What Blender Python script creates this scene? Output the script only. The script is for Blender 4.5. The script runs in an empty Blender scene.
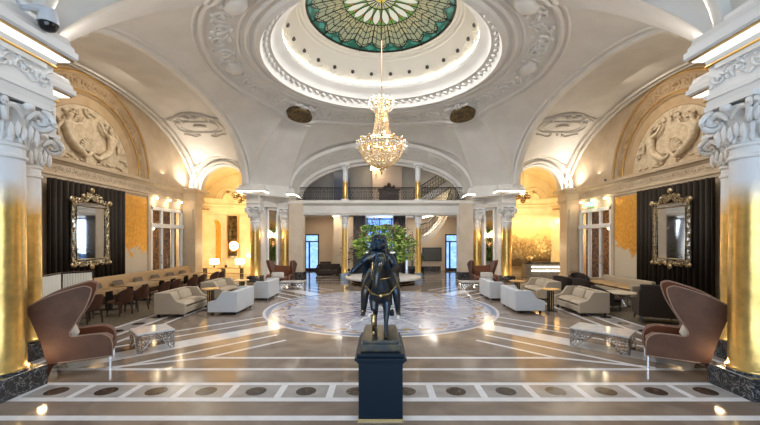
import bpy, bmesh, math, random
from mathutils import Vector, Matrix
PI = math.pi
random.seed(7)
scene = bpy.context.scene
COL = scene.collection
F, HZ, CX = 359.0, 240.0, 381.0
YC = 11.7                                   # centre of the rotunda
def P(px, py, Y):
    return Vector(((px - CX) * Y / F, Y, 2.0 + (HZ - py) * Y / F))

# ---------------------------------------------------------------- camera, world, lights, exposure
cam_d = bpy.data.cameras.new('camera'); cam = bpy.data.objects.new('camera', cam_d); COL.objects.link(cam)
cam.location = (0, 0, 2.0); cam.rotation_euler = (PI/2, 0, 0)
cam_d.sensor_width = 36; cam_d.lens = F / 760 * 36
cam_d.shift_x = -1/760; cam_d.shift_y = (HZ - 212.5) / 760
cam_d.clip_start = 0.05; cam_d.clip_end = 200
scene.camera = cam
world = bpy.data.worlds.new('world'); scene.world = world; world.use_nodes = True
world.node_tree.nodes['Background'].inputs[0].default_value = (0.62, 0.75, 1, 1)
world.node_tree.nodes['Background'].inputs[1].default_value = 0.6
scene.view_settings.view_transform = 'Standard'; scene.view_settings.look = 'None'
scene.view_settings.gamma = 1; scene.view_settings.use_curve_mapping = False
scene.view_settings.exposure = 1.0
scene.cycles.use_denoising = True
scene.cycles.max_bounces = 7; scene.cycles.diffuse_bounces = 4; scene.cycles.glossy_bounces = 4
scene.cycles.transmission_bounces = 4; scene.cycles.caustics_reflective = False; scene.cycles.caustics_refractive = False
scene.cycles.sample_clamp_indirect = 4.0

def area(name, loc, direction, sx, sy, power, col, spread=None):
    d = bpy.data.lights.new(name, 'AREA'); d.shape = 'RECTANGLE'; d.size = sx; d.size_y = sy
    d.energy = power; d.color = col
    if spread: d.spread = spread
    o = bpy.data.objects.new(name, d); COL.objects.link(o); o.location = loc
    o.rotation_euler = Vector(direction).to_track_quat('-Z', 'Y').to_euler(); return o
def point(name, loc, power, col, r=0.1):
    d = bpy.data.lights.new(name, 'POINT'); d.energy = power; d.color = col; d.shadow_soft_size = r
    o = bpy.data.objects.new(name, d); COL.objects.link(o); o.location = loc; return o
WARM = (1.0, 0.72, 0.42); NEUT = (1.0, 0.93, 0.84); COOL = (0.66, 0.82, 1.0); AMB = (1.0, 0.77, 0.44)
area('entrance_daylight', (0, -2.7, 2.6), (0, 1, -0.03), 9.0, 4.6, 165, COOL)
area('skylight_daylight', (0, YC, 8.5), (0, 0, -1), 3.4, 3.4, 300, (0.95, 0.97, 1.0))
for sx in (-1, 1):
    for sy in (-1, 1):                      # uplights lying on the pier cornices
        area('cornice_uplight', (sx*5.25, YC + sy*6.25, 4.98), (-sx*0.35, -sy*0.45, 1), 0.9, 0.3, 125 if sy < 0 else 190, (1, .97, .94))
        area('bay_uplight', (sx*9.0, YC + sy*5.3, 4.56), (-sx*.15, sy*.25, 1), .35, .35, 26, (1.0, 0.93, 0.82))
        area('bay_cornice_light', (sx*9.2, YC + sy*3.9, 4.62), (-sx*0.9, -sy*0.1, 1), 0.2, 2.0, 14, (1, 0.90, 0.74))
    area('bay_wall_wash', (sx*7.2, YC, 6.6), (sx*0.75, 0, -1), 1.2, 5.0, 44, (1.0, 0.92, 0.81))
    area('gold_room_light', (sx*7.9, 18.7, 3.9), (sx*.05, 1, -.45), 2.2, 1.0, 38, AMB)
    area('gold_vault_light', (sx*8.0, 19.3, 4.15), (0, .35, 1), 2.2, 1.0, 14, AMB)
    point('gold_room_lamp', (sx*8.4, 19.3, 1.6), 30, AMB, 0.2)
    point('corridor_light', (sx*10.3, 16.0, 2.6), 55, AMB, 0.2)
    area('lobby_light', (sx*3.2, 21.2, 3.42), (0, 0, -1), 2.6, 2.4, 150, WARM)
    area('gallery_light', (sx*2.6, 21.3, 6.7), (0, 0.2, -1), 2.0, 2.0, 15, (1, 0.88, 0.74))
area('rear_daylight', (0.3, 23.1, 2.2), (0, -1, -0.2), 2.0, 2.2, 50, COOL)

# ---------------------------------------------------------------- materials
class NT:
    def __init__(s, name):
        s.m = bpy.data.materials.new(name); s.m.use_nodes = True; s.t = s.m.node_tree; s.b = s.t.nodes['Principled BSDF']
    def n(s, typ, **kw):
        x = s.t.nodes.new(typ)
        for k, v in kw.items():
            if k.startswith('i_'): x.inputs[k[2:].replace('_', ' ')].default_value = v
            else: setattr(x, k, v)
        return x
    def l(s, a, b): s.t.links.new(a, b)
    def math(s, op, a, b=None, c=None):
        x = s.n('ShaderNodeMath', operation=op)
        for i, v in enumerate((a, b, c)):
            if v is None: continue
            if hasattr(v, 'links'): s.l(v, x.inputs[i])
            else: x.inputs[i].default_value = v
        return x.outputs[0]
    def mix(s, f, a, b):
        x = s.n('ShaderNodeMix', data_type='RGBA')
        for i, v in ((0, f), (6, a), (7, b)):
            if hasattr(v, 'links'): s.l(v, x.inputs[i])
            else: x.inputs[i].default_value = v if i == 0 else (*v, 1) if len(v) == 3 else v
        return x.outputs[2]
    def noise(s, scale, detail=4, vec=None, out='Fac', dist=0):
        x = s.n('ShaderNodeTexNoise'); x.inputs['Scale'].default_value = scale; x.inputs['Detail'].default_value = detail
        x.inputs['Distortion'].default_value = dist
        s.l(vec or s.co(), x.inputs['Vector']); return x.outputs[out]
    def co(s):
        if not hasattr(s, '_c'): s._c = s.n('ShaderNodeNewGeometry').outputs['Position']
        return s._c
    def ramp(s, f, lo, hi):
        x = s.n('ShaderNodeMapRange'); x.inputs[1].default_value = lo; x.inputs[2].default_value = hi
        s.l(f, x.inputs[0]); return x.outputs[0]
    def bump(s, h, strength=0.3, dist=0.02):
        x = s.n('ShaderNodeBump'); x.inputs['Strength'].default_value = strength; x.inputs['Distance'].default_value = dist
        s.l(h, x.inputs['Height']); s.l(x.outputs[0], s.b.inputs['Normal'])
MATS = {}
def mat(name, col, rough=0.5, metal=0.0, col2=None, nscale=3.0, bump=0.0, bscale=30.0, emit=None, estr=0.0, coat=0.0, lo=0.4, hi=0.6, spec=None, sheen=0.0):
    if name in MATS: return MATS[name]
    q = NT(name); b = q.b
    b.inputs['Base Color'].default_value = (*col, 1); b.inputs['Roughness'].default_value = rough; b.inputs['Metallic'].default_value = metal
    if spec is not None: b.inputs['Specular IOR Level'].default_value = spec
    if col2: q.l(q.mix(q.ramp(q.noise(nscale, 6), lo, hi), col, col2), b.inputs['Base Color'])
    if bump: q.bump(q.noise(bscale, 4), bump, 0.01)
    if emit: b.inputs['Emission Color'].default_value = (*emit, 1); b.inputs['Emission Strength'].default_value = estr
    if coat: b.inputs['Coat Weight'].default_value = coat; b.inputs['Coat Roughness'].default_value = 0.08
    if sheen: b.inputs['Sheen Weight'].default_value = sheen
    MATS[name] = q.m; return q.m
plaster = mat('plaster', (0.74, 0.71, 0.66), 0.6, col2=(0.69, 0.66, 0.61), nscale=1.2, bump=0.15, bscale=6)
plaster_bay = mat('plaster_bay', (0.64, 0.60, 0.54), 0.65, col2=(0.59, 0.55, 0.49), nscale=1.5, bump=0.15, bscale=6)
white_stone = mat('white_stone', (0.80, 0.79, 0.77), 0.5, bump=0.1, bscale=12)
beige = mat('beige_stone', (0.58, 0.46, 0.32), 0.55, col2=(0.52, 0.40, 0.27), nscale=2, bump=0.1)
tan = mat('tan_stone', (0.50, 0.35, 0.20), 0.55, col2=(0.44, 0.30, 0.16), nscale=2, bump=0.1)
relief_tan = mat('relief_stone', (0.62, 0.50, 0.34), 0.55, col2=(0.50, 0.38, 0.24), nscale=9)
gilt = mat('gilt', (0.78, 0.48, 0.14), 0.3, 1.0)
brass = mat('brass', (0.80, 0.58, 0.28), 0.25, 1.0)
black_m = mat('black_lacquer', (0.012, 0.012, 0.014), 0.25)
steel = mat('steel', (0.72, 0.72, 0.74), 0.18, 1.0, col2=(0.45, 0.42, 0.38), nscale=40)
mirror_m = mat('mirror_glass', (0.62, 0.60, 0.56), 0.04, 1.0)
cream_fab = mat('cream_fabric', (0.47, 0.385, 0.285), 0.9, bump=0.2, bscale=200)
white_fab = mat('white_fabric', (0.62, 0.63, 0.64), 0.85, bump=0.2, bscale=200)
tan_fab = mat('tan_fabric', (0.46, 0.30, 0.15), 0.9, bump=0.2, bscale=200)
grey_fab = mat('grey_fabric', (0.15, 0.11, 0.08), 0.9, bump=0.2, bscale=200)
pillow_fab = mat('pillow_fabric', (0.55, 0.50, 0.43), 0.9, col2=(0.66, 0.63, 0.58), nscale=60)
dark_fab = mat('dark_fabric', (0.035, 0.022, 0.016), 0.8, bump=0.2, bscale=100)
leather = mat('chair_leather', (0.125, 0.050, 0.022), 0.6, col2=(0.090, 0.034, 0.014), nscale=4, bump=0.2, bscale=60)
rust = mat('rust_velvet', (0.15, 0.042, 0.010), 0.75, sheen=0.3)
wood_d = mat('dark_wood', (0.05, 0.022, 0.012), 0.4)
brown_l = mat('brown_leather', (0.06, 0.02, 0.009), 0.4)
marble_top = mat('pale_marble', (0.74, 0.72, 0.70), 0.12, col2=(0.62, 0.60, 0.59), nscale=9)
walnut = mat('walnut_top', (0.48, 0.31, 0.16), 0.25, col2=(0.40, 0.24, 0.11), nscale=8)
lampglow = mat('lampshade', (0.9, 0.8, 0.6), 0.8, emit=(1, 0.78, 0.48), estr=5)
ledwhite = mat('led_strip', (1, 1, 1), 0.5, emit=(1, 0.95, 0.86), estr=9)
ledwarm = mat('led_warm', (1, 1, 1), 0.5, emit=(1, 0.8, 0.55), estr=9)
flame = mat('candle_bulb', (1, 1, 1), 0.5, emit=(1, 0.72, 0.38), estr=22)
iron = mat('wrought_iron', (0.02, 0.018, 0.016), 0.45, 0.4)
dk_marble = NT('dark_marble')
_v = dk_marble.ramp(dk_marble.math('ABSOLUTE', dk_marble.math('SUBTRACT', dk_marble.noise(7, 8, dist=1.5), 0.5)), 0.0, 0.022)
_s = dk_marble.ramp(dk_marble.noise(28, 6), 0.60, 0.72)
_c = dk_marble.mix(_v, (0.26, 0.26, 0.27), dk_marble.mix(_s, (0.022, 0.024, 0.028), (0.16, 0.165, 0.17)))
dk_marble.l(_c, dk_marble.b.inputs['Base Color']); dk_marble.b.inputs['Roughness'].default_value = 0.15
dk_marble = dk_marble.m
# gold leaf that thins out to bare plaster above a ragged line (columns) or below it (panels)
def goldfade(name, zline, above_white=True, amp=0.5, white=(0.78, 0.78, 0.79), gold=(0.80, 0.53, 0.17), soft=0.10, nsc=2.2):
    q = NT(name)
    z = q.n('ShaderNodeSeparateXYZ'); q.l(q.co(), z.inputs[0])
    h = q.math('ADD', z.outputs[2], q.math('MULTIPLY', q.math('SUBTRACT', q.noise(nsc, 8), 0.5), amp))
    f = q.ramp(h, zline - soft, zline + soft)
    if not above_white: f = q.math('SUBTRACT', 1.0, f)
    tone = q.mix(q.ramp(q.noise(9, 6), 0.35, 0.65), gold, tuple(c * 0.78 for c in gold))
    q.l(q.mix(f, tone, white), q.b.inputs['Base Color'])
    q.l(q.math('MULTIPLY', q.math('SUBTRACT', 1.0, f), 0.85), q.b.inputs['Metallic'])
    q.l(q.math('ADD', q.math('MULTIPLY', f, 0.25), 0.30), q.b.inputs['Roughness'])
    q.bump(q.noise(14, 5), 0.12, 0.02); return q.m
col_gold = goldfade('column_gold_leaf', 2.58, True, 0.35, soft=0.18)
col_gold_up = goldfade('upper_column_gold_leaf', 5.05, True, 0.2)
panel_gold = goldfade('panel_gold_leaf', 1.65, False, 1.9, white=(0.60, 0.52, 0.40), gold=(0.72, 0.44, 0.12), soft=0.03, nsc=1.7)
gold_wall = mat('gold_room_wall', (0.78, 0.64, 0.38), 0.5, col2=(0.72, 0.56, 0.30), nscale=2.5)
gold_leafm = mat('gold_leaf', (0.82, 0.52, 0.12), 0.35, 0.8, col2=(0.70, 0.42, 0.08), nscale=6)

# ---------------------------------------------------------------- mesh helpers
def new(): return bmesh.new()
def tagp(o, label=None, cat=None, group=None, kind=None):
    if label: o['label'] = label
    if cat: o['category'] = cat
    if group: o['group'] = group
    if kind: o['kind'] = kind
    return o
def build(name, bm, m, parent=None, smooth=True, angle=35, bevel=0.0, norm=True, sub=0):
    if norm: bmesh.ops.recalc_face_normals(bm, faces=bm.faces)
    me = bpy.data.meshes.new(name); bm.to_mesh(me); bm.free()
    for x in (m if isinstance(m, (list, tuple)) else [m]): me.materials.append(x)
    if smooth:
        me.polygons.foreach_set('use_smooth', [True] * len(me.polygons))
        try: me.set_sharp_from_angle(angle=math.radians(angle))
        except Exception: pass
    o = bpy.data.objects.new(name, me); COL.objects.link(o)
    if parent: o.parent = parent
    if bevel:
        b = o.modifiers.new('bevel', 'BEVEL'); b.width = bevel; b.segments = 3; b.limit_method = 'ANGLE'; b.angle_limit = 0.6
    if sub:
        s = o.modifiers.new('sub', 'SUBSURF'); s.levels = sub; s.render_levels = sub
    return o
def struct(name, bm, m, parent=None, **kw):
    o = build(name, bm, m, parent, **kw)
    if parent is None: o['kind'] = 'structure'
    return o
def empty(name, loc=(0, 0, 0), rz=0, sc=1):
    o = bpy.data.objects.new(name, None); COL.objects.link(o); o.location = loc; o.rotation_euler = (0, 0, rz); o.empty_display_size = 0.1
    if sc != 1: o.scale = (sc, sc, sc)
    return o
def thing(name, label, cat, loc=(0, 0, 0), rz=0, group=None):
    return tagp(empty(name, loc, rz), label, cat, group)
def copy_tree(o, loc=None, rz=None, label=None, parent=None):
    c = o.copy(); COL.objects.link(c); c.parent = parent
    if loc is not None: c.location = loc
    if rz is not None: c.rotation_euler = (0, 0, rz)
    if label: c['label'] = label
    for ch in [k for k in o.children]:
        copy_tree(ch, parent=c)
    return c
def box(bm, x0, x1, y0, y1, z0, z1, mi=0):
    v = [bm.verts.new((x, y, z)) for z in (z0, z1) for y in (y0, y1) for x in (x0, x1)]
    for f in ((0, 1, 3, 2), (4, 5, 7, 6), (0, 1, 5, 4), (2, 3, 7, 6), (0, 2, 6, 4), (1, 3, 7, 5)):
        bm.faces.new([v[i] for i in f]).material_index = mi
def obox(bm, M, sx, sy, sz, mi=0):
    v = [bm.verts.new(M @ Vector((x*sx/2, y*sy/2, z*sz/2))) for z in (-1, 1) for y in (-1, 1) for x in (-1, 1)]
    for f in ((0, 1, 3, 2), (4, 5, 7, 6), (0, 1, 5, 4), (2, 3, 7, 6), (0, 2, 6, 4), (1, 3, 7, 5)):
        bm.faces.new([v[i] for i in f]).material_index = mi
def prism(bm, poly, z0, z1, mi=0):
    a = [bm.verts.new((x, y, z0)) for x, y in poly]; b = [bm.verts.new((x, y, z1)) for x, y in poly]
    bm.faces.new(a).material_index = mi; bm.faces.new(b).material_index = mi
    n = len(poly)
    for i in range(n): bm.faces.new((a[i], a[(i+1) % n], b[(i+1) % n], b[i])).material_index = mi
def slab(bm, poly, f0, f1, mi=0):
    """outline poly [(u,v)] between two placements f0(u,v), f1(u,v)"""
    a = [bm.verts.new(f0(u, v)) for u, v in poly]; b = [bm.verts.new(f1(u, v)) for u, v in poly]
    bm.faces.new(a).material_index = mi; bm.faces.new(b).material_index = mi
    n = len(poly)
    for i in range(n): bm.faces.new((a[i], a[(i+1) % n], b[(i+1) % n], b[i])).material_index = mi
def quad(bm, pts, mi=0): bm.faces.new([bm.verts.new(p) for p in pts]).material_index = mi
def lathe(bm, c, prof, n=32, a0=0.0, a1=2*PI, mi=0, sq=None):
    full = abs(a1 - a0 - 2*PI) < 1e-6; m = n if full else n + 1
    rings = []
    for r, z in prof:
        if r < 1e-5: rings.append([bm.verts.new((c[0], c[1], c[2] + z))]); continue
        rings.append([bm.verts.new((c[0] + r*math.cos(a0 + (a1-a0)*k/n), c[1] + r*math.sin(a0 + (a1-a0)*k/n), c[2] + z)) for k in range(m)])
    for A, B in zip(rings, rings[1:]):
        for k in range(n):
            k2 = (k + 1) % m
            q = [A[k % len(A)], A[k2 % len(A)], B[k2 % len(B)], B[k % len(B)]]
            q = list(dict.fromkeys(q))
            if len(q) > 2:
                try: bm.faces.new(q).material_index = mi
                except ValueError: pass
def tube(bm, pts, r, n=6, closed=False, mi=0, cap=True):
    pts = [Vector(p) for p in pts]; N = len(pts); rings = []
    rr = r if hasattr(r, '__len__') else [r] * N
    up = Vector((0, 0, 1))
    for i, p in enumerate(pts):
        t = (pts[(i+1) % N] - pts[i-1]) if closed else (pts[min(i+1, N-1)] - pts[max(i-1, 0)])
        if t.length < 1e-9: t = Vector((0, 0, 1))
        t.normalize(); a = t.cross(up)
        if a.length < 0.05: a = t.cross(Vector((0, 1, 0)))
        a.normalize(); b = t.cross(a)
        rings.append([bm.verts.new(p + (a*math.cos(2*PI*k/n) + b*math.sin(2*PI*k/n)) * rr[i]) for k in range(n)])
    rng = range(N) if closed else range(N - 1)
    for i in rng:
        A, B = rings[i], rings[(i+1) % N]
        for k in range(n): bm.faces.new((A[k], A[(k+1) % n], B[(k+1) % n], B[k])).material_index = mi
    if cap and not closed: bm.faces.new(rings[0]).material_index = mi; bm.faces.new(rings[-1]).material_index = mi
_ICO = None
def blob(bm, M, sx, sy=None, sz=None, sub=1, mi=0):
    sy = sx if sy is None else sy; sz = sx if sz is None else sz
    if not isinstance(M, Matrix): M = Matrix.Translation(M)
    r = bmesh.ops.create_icosphere(bm, subdivisions=sub, radius=1.0, matrix=M @ Matrix.Diagonal((sx, sy, sz, 1)))
    if mi:
        fs = set()
        for v in r['verts']: fs.update(v.link_faces)
        for f in fs: f.material_index = mi
def grid(bm, f, nu, nv, mi=0, closeu=False):
    g = [[bm.verts.new(f(i/nu, j/nv)) for j in range(nv+1)] for i in range(nu if closeu else nu+1)]
    for i in range(nu):
        for j in range(nv):
            a, b = g[i], g[(i+1) % len(g)]
            bm.faces.new((a[j], b[j], b[j+1], a[j+1])).material_index = mi
def sweep(bm, path, prof, closed_prof=True, mi=0):
    """path: [(x,y)], prof: [(out,z)], out to the right of the walking direction; mitred"""
    P2 = [Vector(p) for p in path]; n = len(P2); offs = []
    for i in range(n):
        d0 = (P2[i] - P2[i-1]).normalized() if i > 0 else None
        d1 = (P2[i+1] - P2[i]).normalized() if i < n-1 else None
        if d0 is None: d0 = d1
        if d1 is None: d1 = d0
        n0 = Vector((d0.y, -d0.x)); n1 = Vector((d1.y, -d1.x)); m = n0 + n1
        k = m.length_squared
        offs.append(m * (2 / k) if k > 0.3 else n0)
    rings = [[bm.verts.new((P2[i].x + offs[i].x*o, P2[i].y + offs[i].y*o, z)) for o, z in prof] for i in range(n)]
    m = len(prof)
    for A, B in zip(rings, rings[1:]):
        for k in range(m if closed_prof else m-1):
            bm.faces.new((A[k], A[(k+1) % m], B[(k+1) % m], B[k])).material_index = mi
    if closed_prof:
        bm.faces.new(rings[0]).material_index = mi; bm.faces.new(rings[-1]).material_index = mi
def smooth_poly(pts, k=4, closed=True):
    """Catmull-Rom through 2D points; a point given as (x,y,1) stays a corner"""
    out = []; n = len(pts)
    for i in range(n if closed else n-1):
        p0, p1, p2, p3 = pts[(i-1) % n], pts[i], pts[(i+1) % n], pts[(i+2) % n]
        if not closed:
            p0 = pts[max(i-1, 0)]; p3 = pts[min(i+2, n-1)]
        if len(p1) > 2: p0 = p1
        if len(p2) > 2: p3 = p2
        for j in range(k):
            t = j / k
            out.append(tuple(0.5*((2*p1[a]) + (-p0[a]+p2[a])*t + (2*p0[a]-5*p1[a]+4*p2[a]-p3[a])*t*t + (-p0[a]+3*p1[a]-3*p2[a]+p3[a])*t**3) for a in (0, 1)))
    if not closed: out.append(tuple(pts[-1][:2]))
    return out
def scrolls(bm, f, L, H, r=0.02, seed=1, per=1.15, leaf=1.0):
    """acanthus scroll ornament on f(s,t,lift) for s in 0..L, t in -H/2..H/2"""
    rnd = random.Random(seed); n = max(1, round(L / (H*per))); u = L / n
    for k in range(n):
        sg = 1 if k % 2 == 0 else -1; cx = (k + 0.5) * u; R = min(H, u) * 0.40; pts = []; rr = []
        for j in range(15):
            a = sg * (j / 14 * 3.6 * PI * 0.62 + PI * 0.9); q = R * (1 - j/14*0.82)
            pts.append(f(cx + q*math.cos(a), q*math.sin(a), r*0.6)); rr.append(r * (1.2 - 0.6*j/14))
        tube(bm, pts, rr, 5)
        blob(bm, f(cx, 0, r), r*1.9, sub=1)
        tube(bm, [f(cx + (j/5 - 0.5)*u*1.1, sg*math.sin((j/5 - 0.5)*PI)*H*0.36, r*0.4) for j in range(6)], r*0.8, 5)
        for j in range(5):
            a = rnd.uniform(0, 2*PI); q = R * rnd.uniform(0.95, 1.2)
            p = f(cx + q*math.cos(a), max(-H*0.46, min(H*0.46, q*math.sin(a))), r*0.3)
            blob(bm, p, r*1.5*leaf*rnd.uniform(0.7, 1.3), sub=1)
def skin(name, nodes, edges, m, parent=None, sub=2, root=None):
    """one continuous skinned body: nodes {key: (x,y,z,radius[,radius2])}"""
    keys = list(nodes); me = bpy.data.meshes.new(name)
    me.from_pydata([nodes[k][:3] for k in keys], [(keys.index(a), keys.index(b)) for a, b in edges], [])
    o = bpy.data.objects.new(name, me); COL.objects.link(o)
    sk = o.modifiers.new('skin', 'SKIN'); sk.use_smooth_shade = True
    if not me.skin_vertices:
        me.attributes.new if False else None
    bpy.context.view_layer.update()
    for i, k in enumerate(keys):
        sv = me.skin_vertices[0].data[i]; q = nodes[k]
        sv.radius = (q[3], q[4] if len(q) > 4 else q[3]); sv.use_root = (k == (root or keys[0]))
    s = o.modifiers.new('sub', 'SUBSURF'); s.levels = sub; s.render_levels = sub
    bpy.context.view_layer.update()
    dg = bpy.context.evaluated_depsgraph_get(); ev = bpy.data.meshes.new_from_object(o.evaluated_get(dg))
    o.modifiers.clear(); o.data = ev; ev.materials.clear(); ev.materials.append(m)
    ev.polygons.foreach_set('use_smooth', [True] * len(ev.polygons))
    if parent: o.parent = parent
    return o
# ================================================================ floor
fl = NT('stone_floor')
fl.l(fl.mix(fl.ramp(fl.noise(1.3, 8, dist=0.8), 0.38, 0.62), (0.30, 0.235, 0.185), (0.205, 0.155, 0.12)), fl.b.inputs['Base Color'])
fl.b.inputs['Roughness'].default_value = 0.10; fl.b.inputs['Specular IOR Level'].default_value = 0.5
fl.bump(fl.noise(3.0, 2), 0.015, 0.02)
white_fl = mat('white_marble_inlay', (0.84, 0.83, 0.84), 0.13, col2=(0.76, 0.75, 0.77), nscale=5, spec=0.5)
oval_fl = mat('brown_marble_disc', (0.045, 0.030, 0.022), 0.12, col2=(0.16, 0.11, 0.07), nscale=16, lo=0.5, hi=0.75)
cell_fl = mat('grey_marble_cell', (0.36, 0.33, 0.31), 0.13, col2=(0.43, 0.40, 0.38), nscale=4)
# round floor medallion
q = NT('medallion_marble'); CY = 10.72
mp = q.n('ShaderNodeVectorMath', operation='SUBTRACT'); q.l(q.co(), mp.inputs[0]); mp.inputs[1].default_value = (0, CY, 0)
sp = q.n('ShaderNodeSeparateXYZ'); q.l(mp.outputs[0], sp.inputs[0])
rad = q.math('SQRT', q.math('ADD', q.math('POWER', sp.outputs[0], 2.0), q.math('POWER', sp.outputs[1], 2.0)))
ang = q.math('ARCTAN2', sp.outputs[1], sp.outputs[0])
wob = q.math('MULTIPLY', q.math('SUBTRACT', q.noise(1.6, 2, mp.outputs[0]), 0.5), 0.9)
ray = q.math('ABSOLUTE', q.math('SINE', q.math('ADD', q.math('MULTIPLY', ang, 5.0), q.math('MULTIPLY', wob, 2.4))))
rayw = q.math('DIVIDE', 0.14, q.math('MAXIMUM', rad, 0.3))
line = q.math('MULTIPLY', q.math('LESS_THAN', ray, rayw), q.math('LESS_THAN', rad, 2.75))
base = q.mix(q.ramp(q.noise(3.5, 8, dist=1.2), 0.35, 0.65), (0.56, 0.59, 0.70), (0.38, 0.40, 0.52))
core = q.math('MULTIPLY', q.ramp(q.noise(2.6, 6, dist=2.0), 0.47, 0.56), q.ramp(rad, 2.5, 0.9))
base = q.mix(core, base, (0.17, 0.15, 0.26))
base = q.mix(line, base, (0.88, 0.88, 0.90))
st = q.n('ShaderNodeCombineXYZ'); q.l(q.math('MULTIPLY', ang, 3.6), st.inputs[0]); q.l(q.math('MULTIPLY', rad, 2.6), st.inputs[1])
for scl, thr, lo_, hi_, colr in ((1.7, .30, 2.66, 3.06, (.40, .27, .10)), (2.6, .30, 2.60, 3.10, (.18, .18, .28))):
    leafn = q.n('ShaderNodeTexVoronoi'); leafn.inputs['Scale'].default_value = scl; q.l(st.outputs[0], leafn.inputs['Vector'])
    d_ = q.math('ADD', leafn.outputs['Distance'], q.math('MULTIPLY', q.math('SUBTRACT', q.noise(9, 3, mp.outputs[0]), .5), .35))
    lm = q.math('MULTIPLY', q.math('LESS_THAN', d_, thr), q.math('MULTIPLY', q.math('GREATER_THAN', rad, lo_), q.math('LESS_THAN', rad, hi_)))
    base = q.mix(lm, base, colr)
rim = q.math('MULTIPLY', q.math('GREATER_THAN', rad, 3.14), q.math('LESS_THAN', rad, 3.27))
base = q.mix(rim, base, (0.24, 0.28, 0.38))
q.l(base, q.b.inputs['Base Color']); q.b.inputs['Roughness'].default_value = 0.16; q.b.inputs['Specular IOR Level'].default_value = .3
medal = q.m
bm = new()
quad(bm, [(-12, -3, 0), (12, -3, 0), (12, 24.5, 0), (-12, 24.5, 0)])
def fstrip(x0, y0, x1, y1, w, z=0.0015, mi=1):
    d = Vector((x1-x0, y1-y0)).normalized(); n = Vector((d.y, -d.x)) * w/2
    quad(bm, [(x0+n.x, y0+n.y, z), (x1+n.x, y1+n.y, z), (x1-n.x, y1-n.y, z), (x0-n.x, y0-n.y, z)], mi)
for y, x, w in ((4.03, 4.66, .11), (4.50, 4.66, .11), (4.99, 4.66, .09), (5.55, 9, .09), (6.09, 2.98, .09)): fstrip(-x, y, x, y, w)
quad(bm, [(-4.66, 4.5, .001), (4.66, 4.5, .001), (4.66, 5.0, .001), (-4.66, 5.0, .001)], 3)
for k in range(-7, 8): fstrip(k*.66, 4.52, k*.66, 4.98, .09, .002)
def disc(x, y, r, z=.0025, mi=2, n=28): bm.faces.new([bm.verts.new((x+r*math.cos(2*PI*i/n), y+r*math.sin(2*PI*i/n), z)) for i in range(n)]).material_index = mi
for k in range(-7, 7): disc((k+.5)*.66, 4.745, .132)
for sx in (-1, 1):
    for sy in (-1, 1):
        def dl(c, x0, x1, w):      # 45 degree bands through the medallion centre
            x1 = min(x1, CY + c - 5.6)
            fstrip(sx*x0, CY - sy*(x0 - c), sx*x1, CY - sy*(x1 - c), w, .0012)
        dl(0, 2.3, 5.0, .50)
        for c in (-.95, .95): dl(c, 2.2, 5.15, .085)
        dl(-1.65, 1.9, 2.97, .085); dl(1.65, 3.0, 5.15, .085)
    fstrip(sx*2.98, 6.09, sx*4.3, 5.62, .085)
    for x in (5.17, 5.55, 6.05): fstrip(sx*x, 5.55, sx*x, 16, .09)
    quad(bm, [(sx*5.58, 5.6, .001), (sx*6.02, 5.6, .001), (sx*6.02, 16, .001), (sx*5.58, 16, .001)], 3)
    for k in range(14): disc(sx*5.8, 6.48 + k*.7, .13)
    for y in (17.2, 18.2, 19.6, 21): fstrip(0, y, sx*4.6, y, .07)
disc(0, CY, 3.36, .003, 1, 96); disc(0, CY, 3.30, .004, 4, 96)
struct('floor', bm, [fl.m, white_fl, oval_fl, cell_fl, medal], smooth=False, norm=False)
for o in COL.objects:
    if o.name == 'floor':
        for p in o.data.polygons:
            if p.normal.z < 0: p.flip()
# ================================================================ rotunda vault (a sail vault between four arches)
def sup(a): return math.sqrt(max(0, 1 - abs(math.cos(a))**2.3))
SC = -.4                                    # centre of the side arches, measured from the dome centre
half = []
for k in range(25):
    a = PI/2 * k/24; half.append((4.6*math.sin(a), 6.3, 4.7 + 2.3*math.cos(a)))
for k in range(1, 6): t = k/6; half.append((4.6 + 1.5*t, 6.3 - 1.3*t, 4.7 - .1*t))
for k in range(49):
    a = PI * k/48; half.append((6.1, SC + 5.4*math.cos(a), 4.6 + 2.58*sup(a)))
for k in range(1, 6): t = 1 - k/6; half.append((4.6 + 1.5*t, -6.75 + .95*t, 4.7 - .1*t))
for k in range(25):
    a = PI/2 * (1 - k/24); half.append((4.6*math.sin(a), -6.75, 4.7 + 2.3*math.cos(a)))
ring_pts = half + [(-x, y, z) for x, y, z in reversed(half[1:-1])]
NB = len(ring_pts); R0, Z0 = 3.9, 7.75
def prof(t): return max(0.0, 1 - t**1.45)**0.82
def vault_pt(i, t):
    x, y, z = ring_pts[i % NB]; rb = math.hypot(x, y); r = R0 + (rb - R0)*t
    return Vector((x/rb*r, YC + y/rb*r, z + (Z0 - z)*prof(t)))
_angs = [math.atan2(y, x) for x, y, z in ring_pts]
def vault_z(x, y):
    a = math.atan2(y - YC, x); best = min(range(NB), key=lambda i: abs((_angs[i] - a + PI) % (2*PI) - PI))
    bx, by, bz = ring_pts[best]; rb = math.hypot(bx, by); r = math.hypot(x, y - YC); t = min(1, max(0, (r - R0)/(rb - R0)))
    return bz + (Z0 - bz)*prof(t)
bm = new()
NR = 22; G = [[bm.verts.new(vault_pt(i, (j/NR)**1.0)) for j in range(NR+1)] for i in range(NB)]
for i in range(NB):
    for j in range(NR): bm.faces.new((G[i][j], G[(i+1) % NB][j], G[(i+1) % NB][j+1], G[i][j+1]))
# faces above the vault's own arches (front face of each arch band)
struct('ceiling_rotunda', bm, plaster, angle=50)
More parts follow.
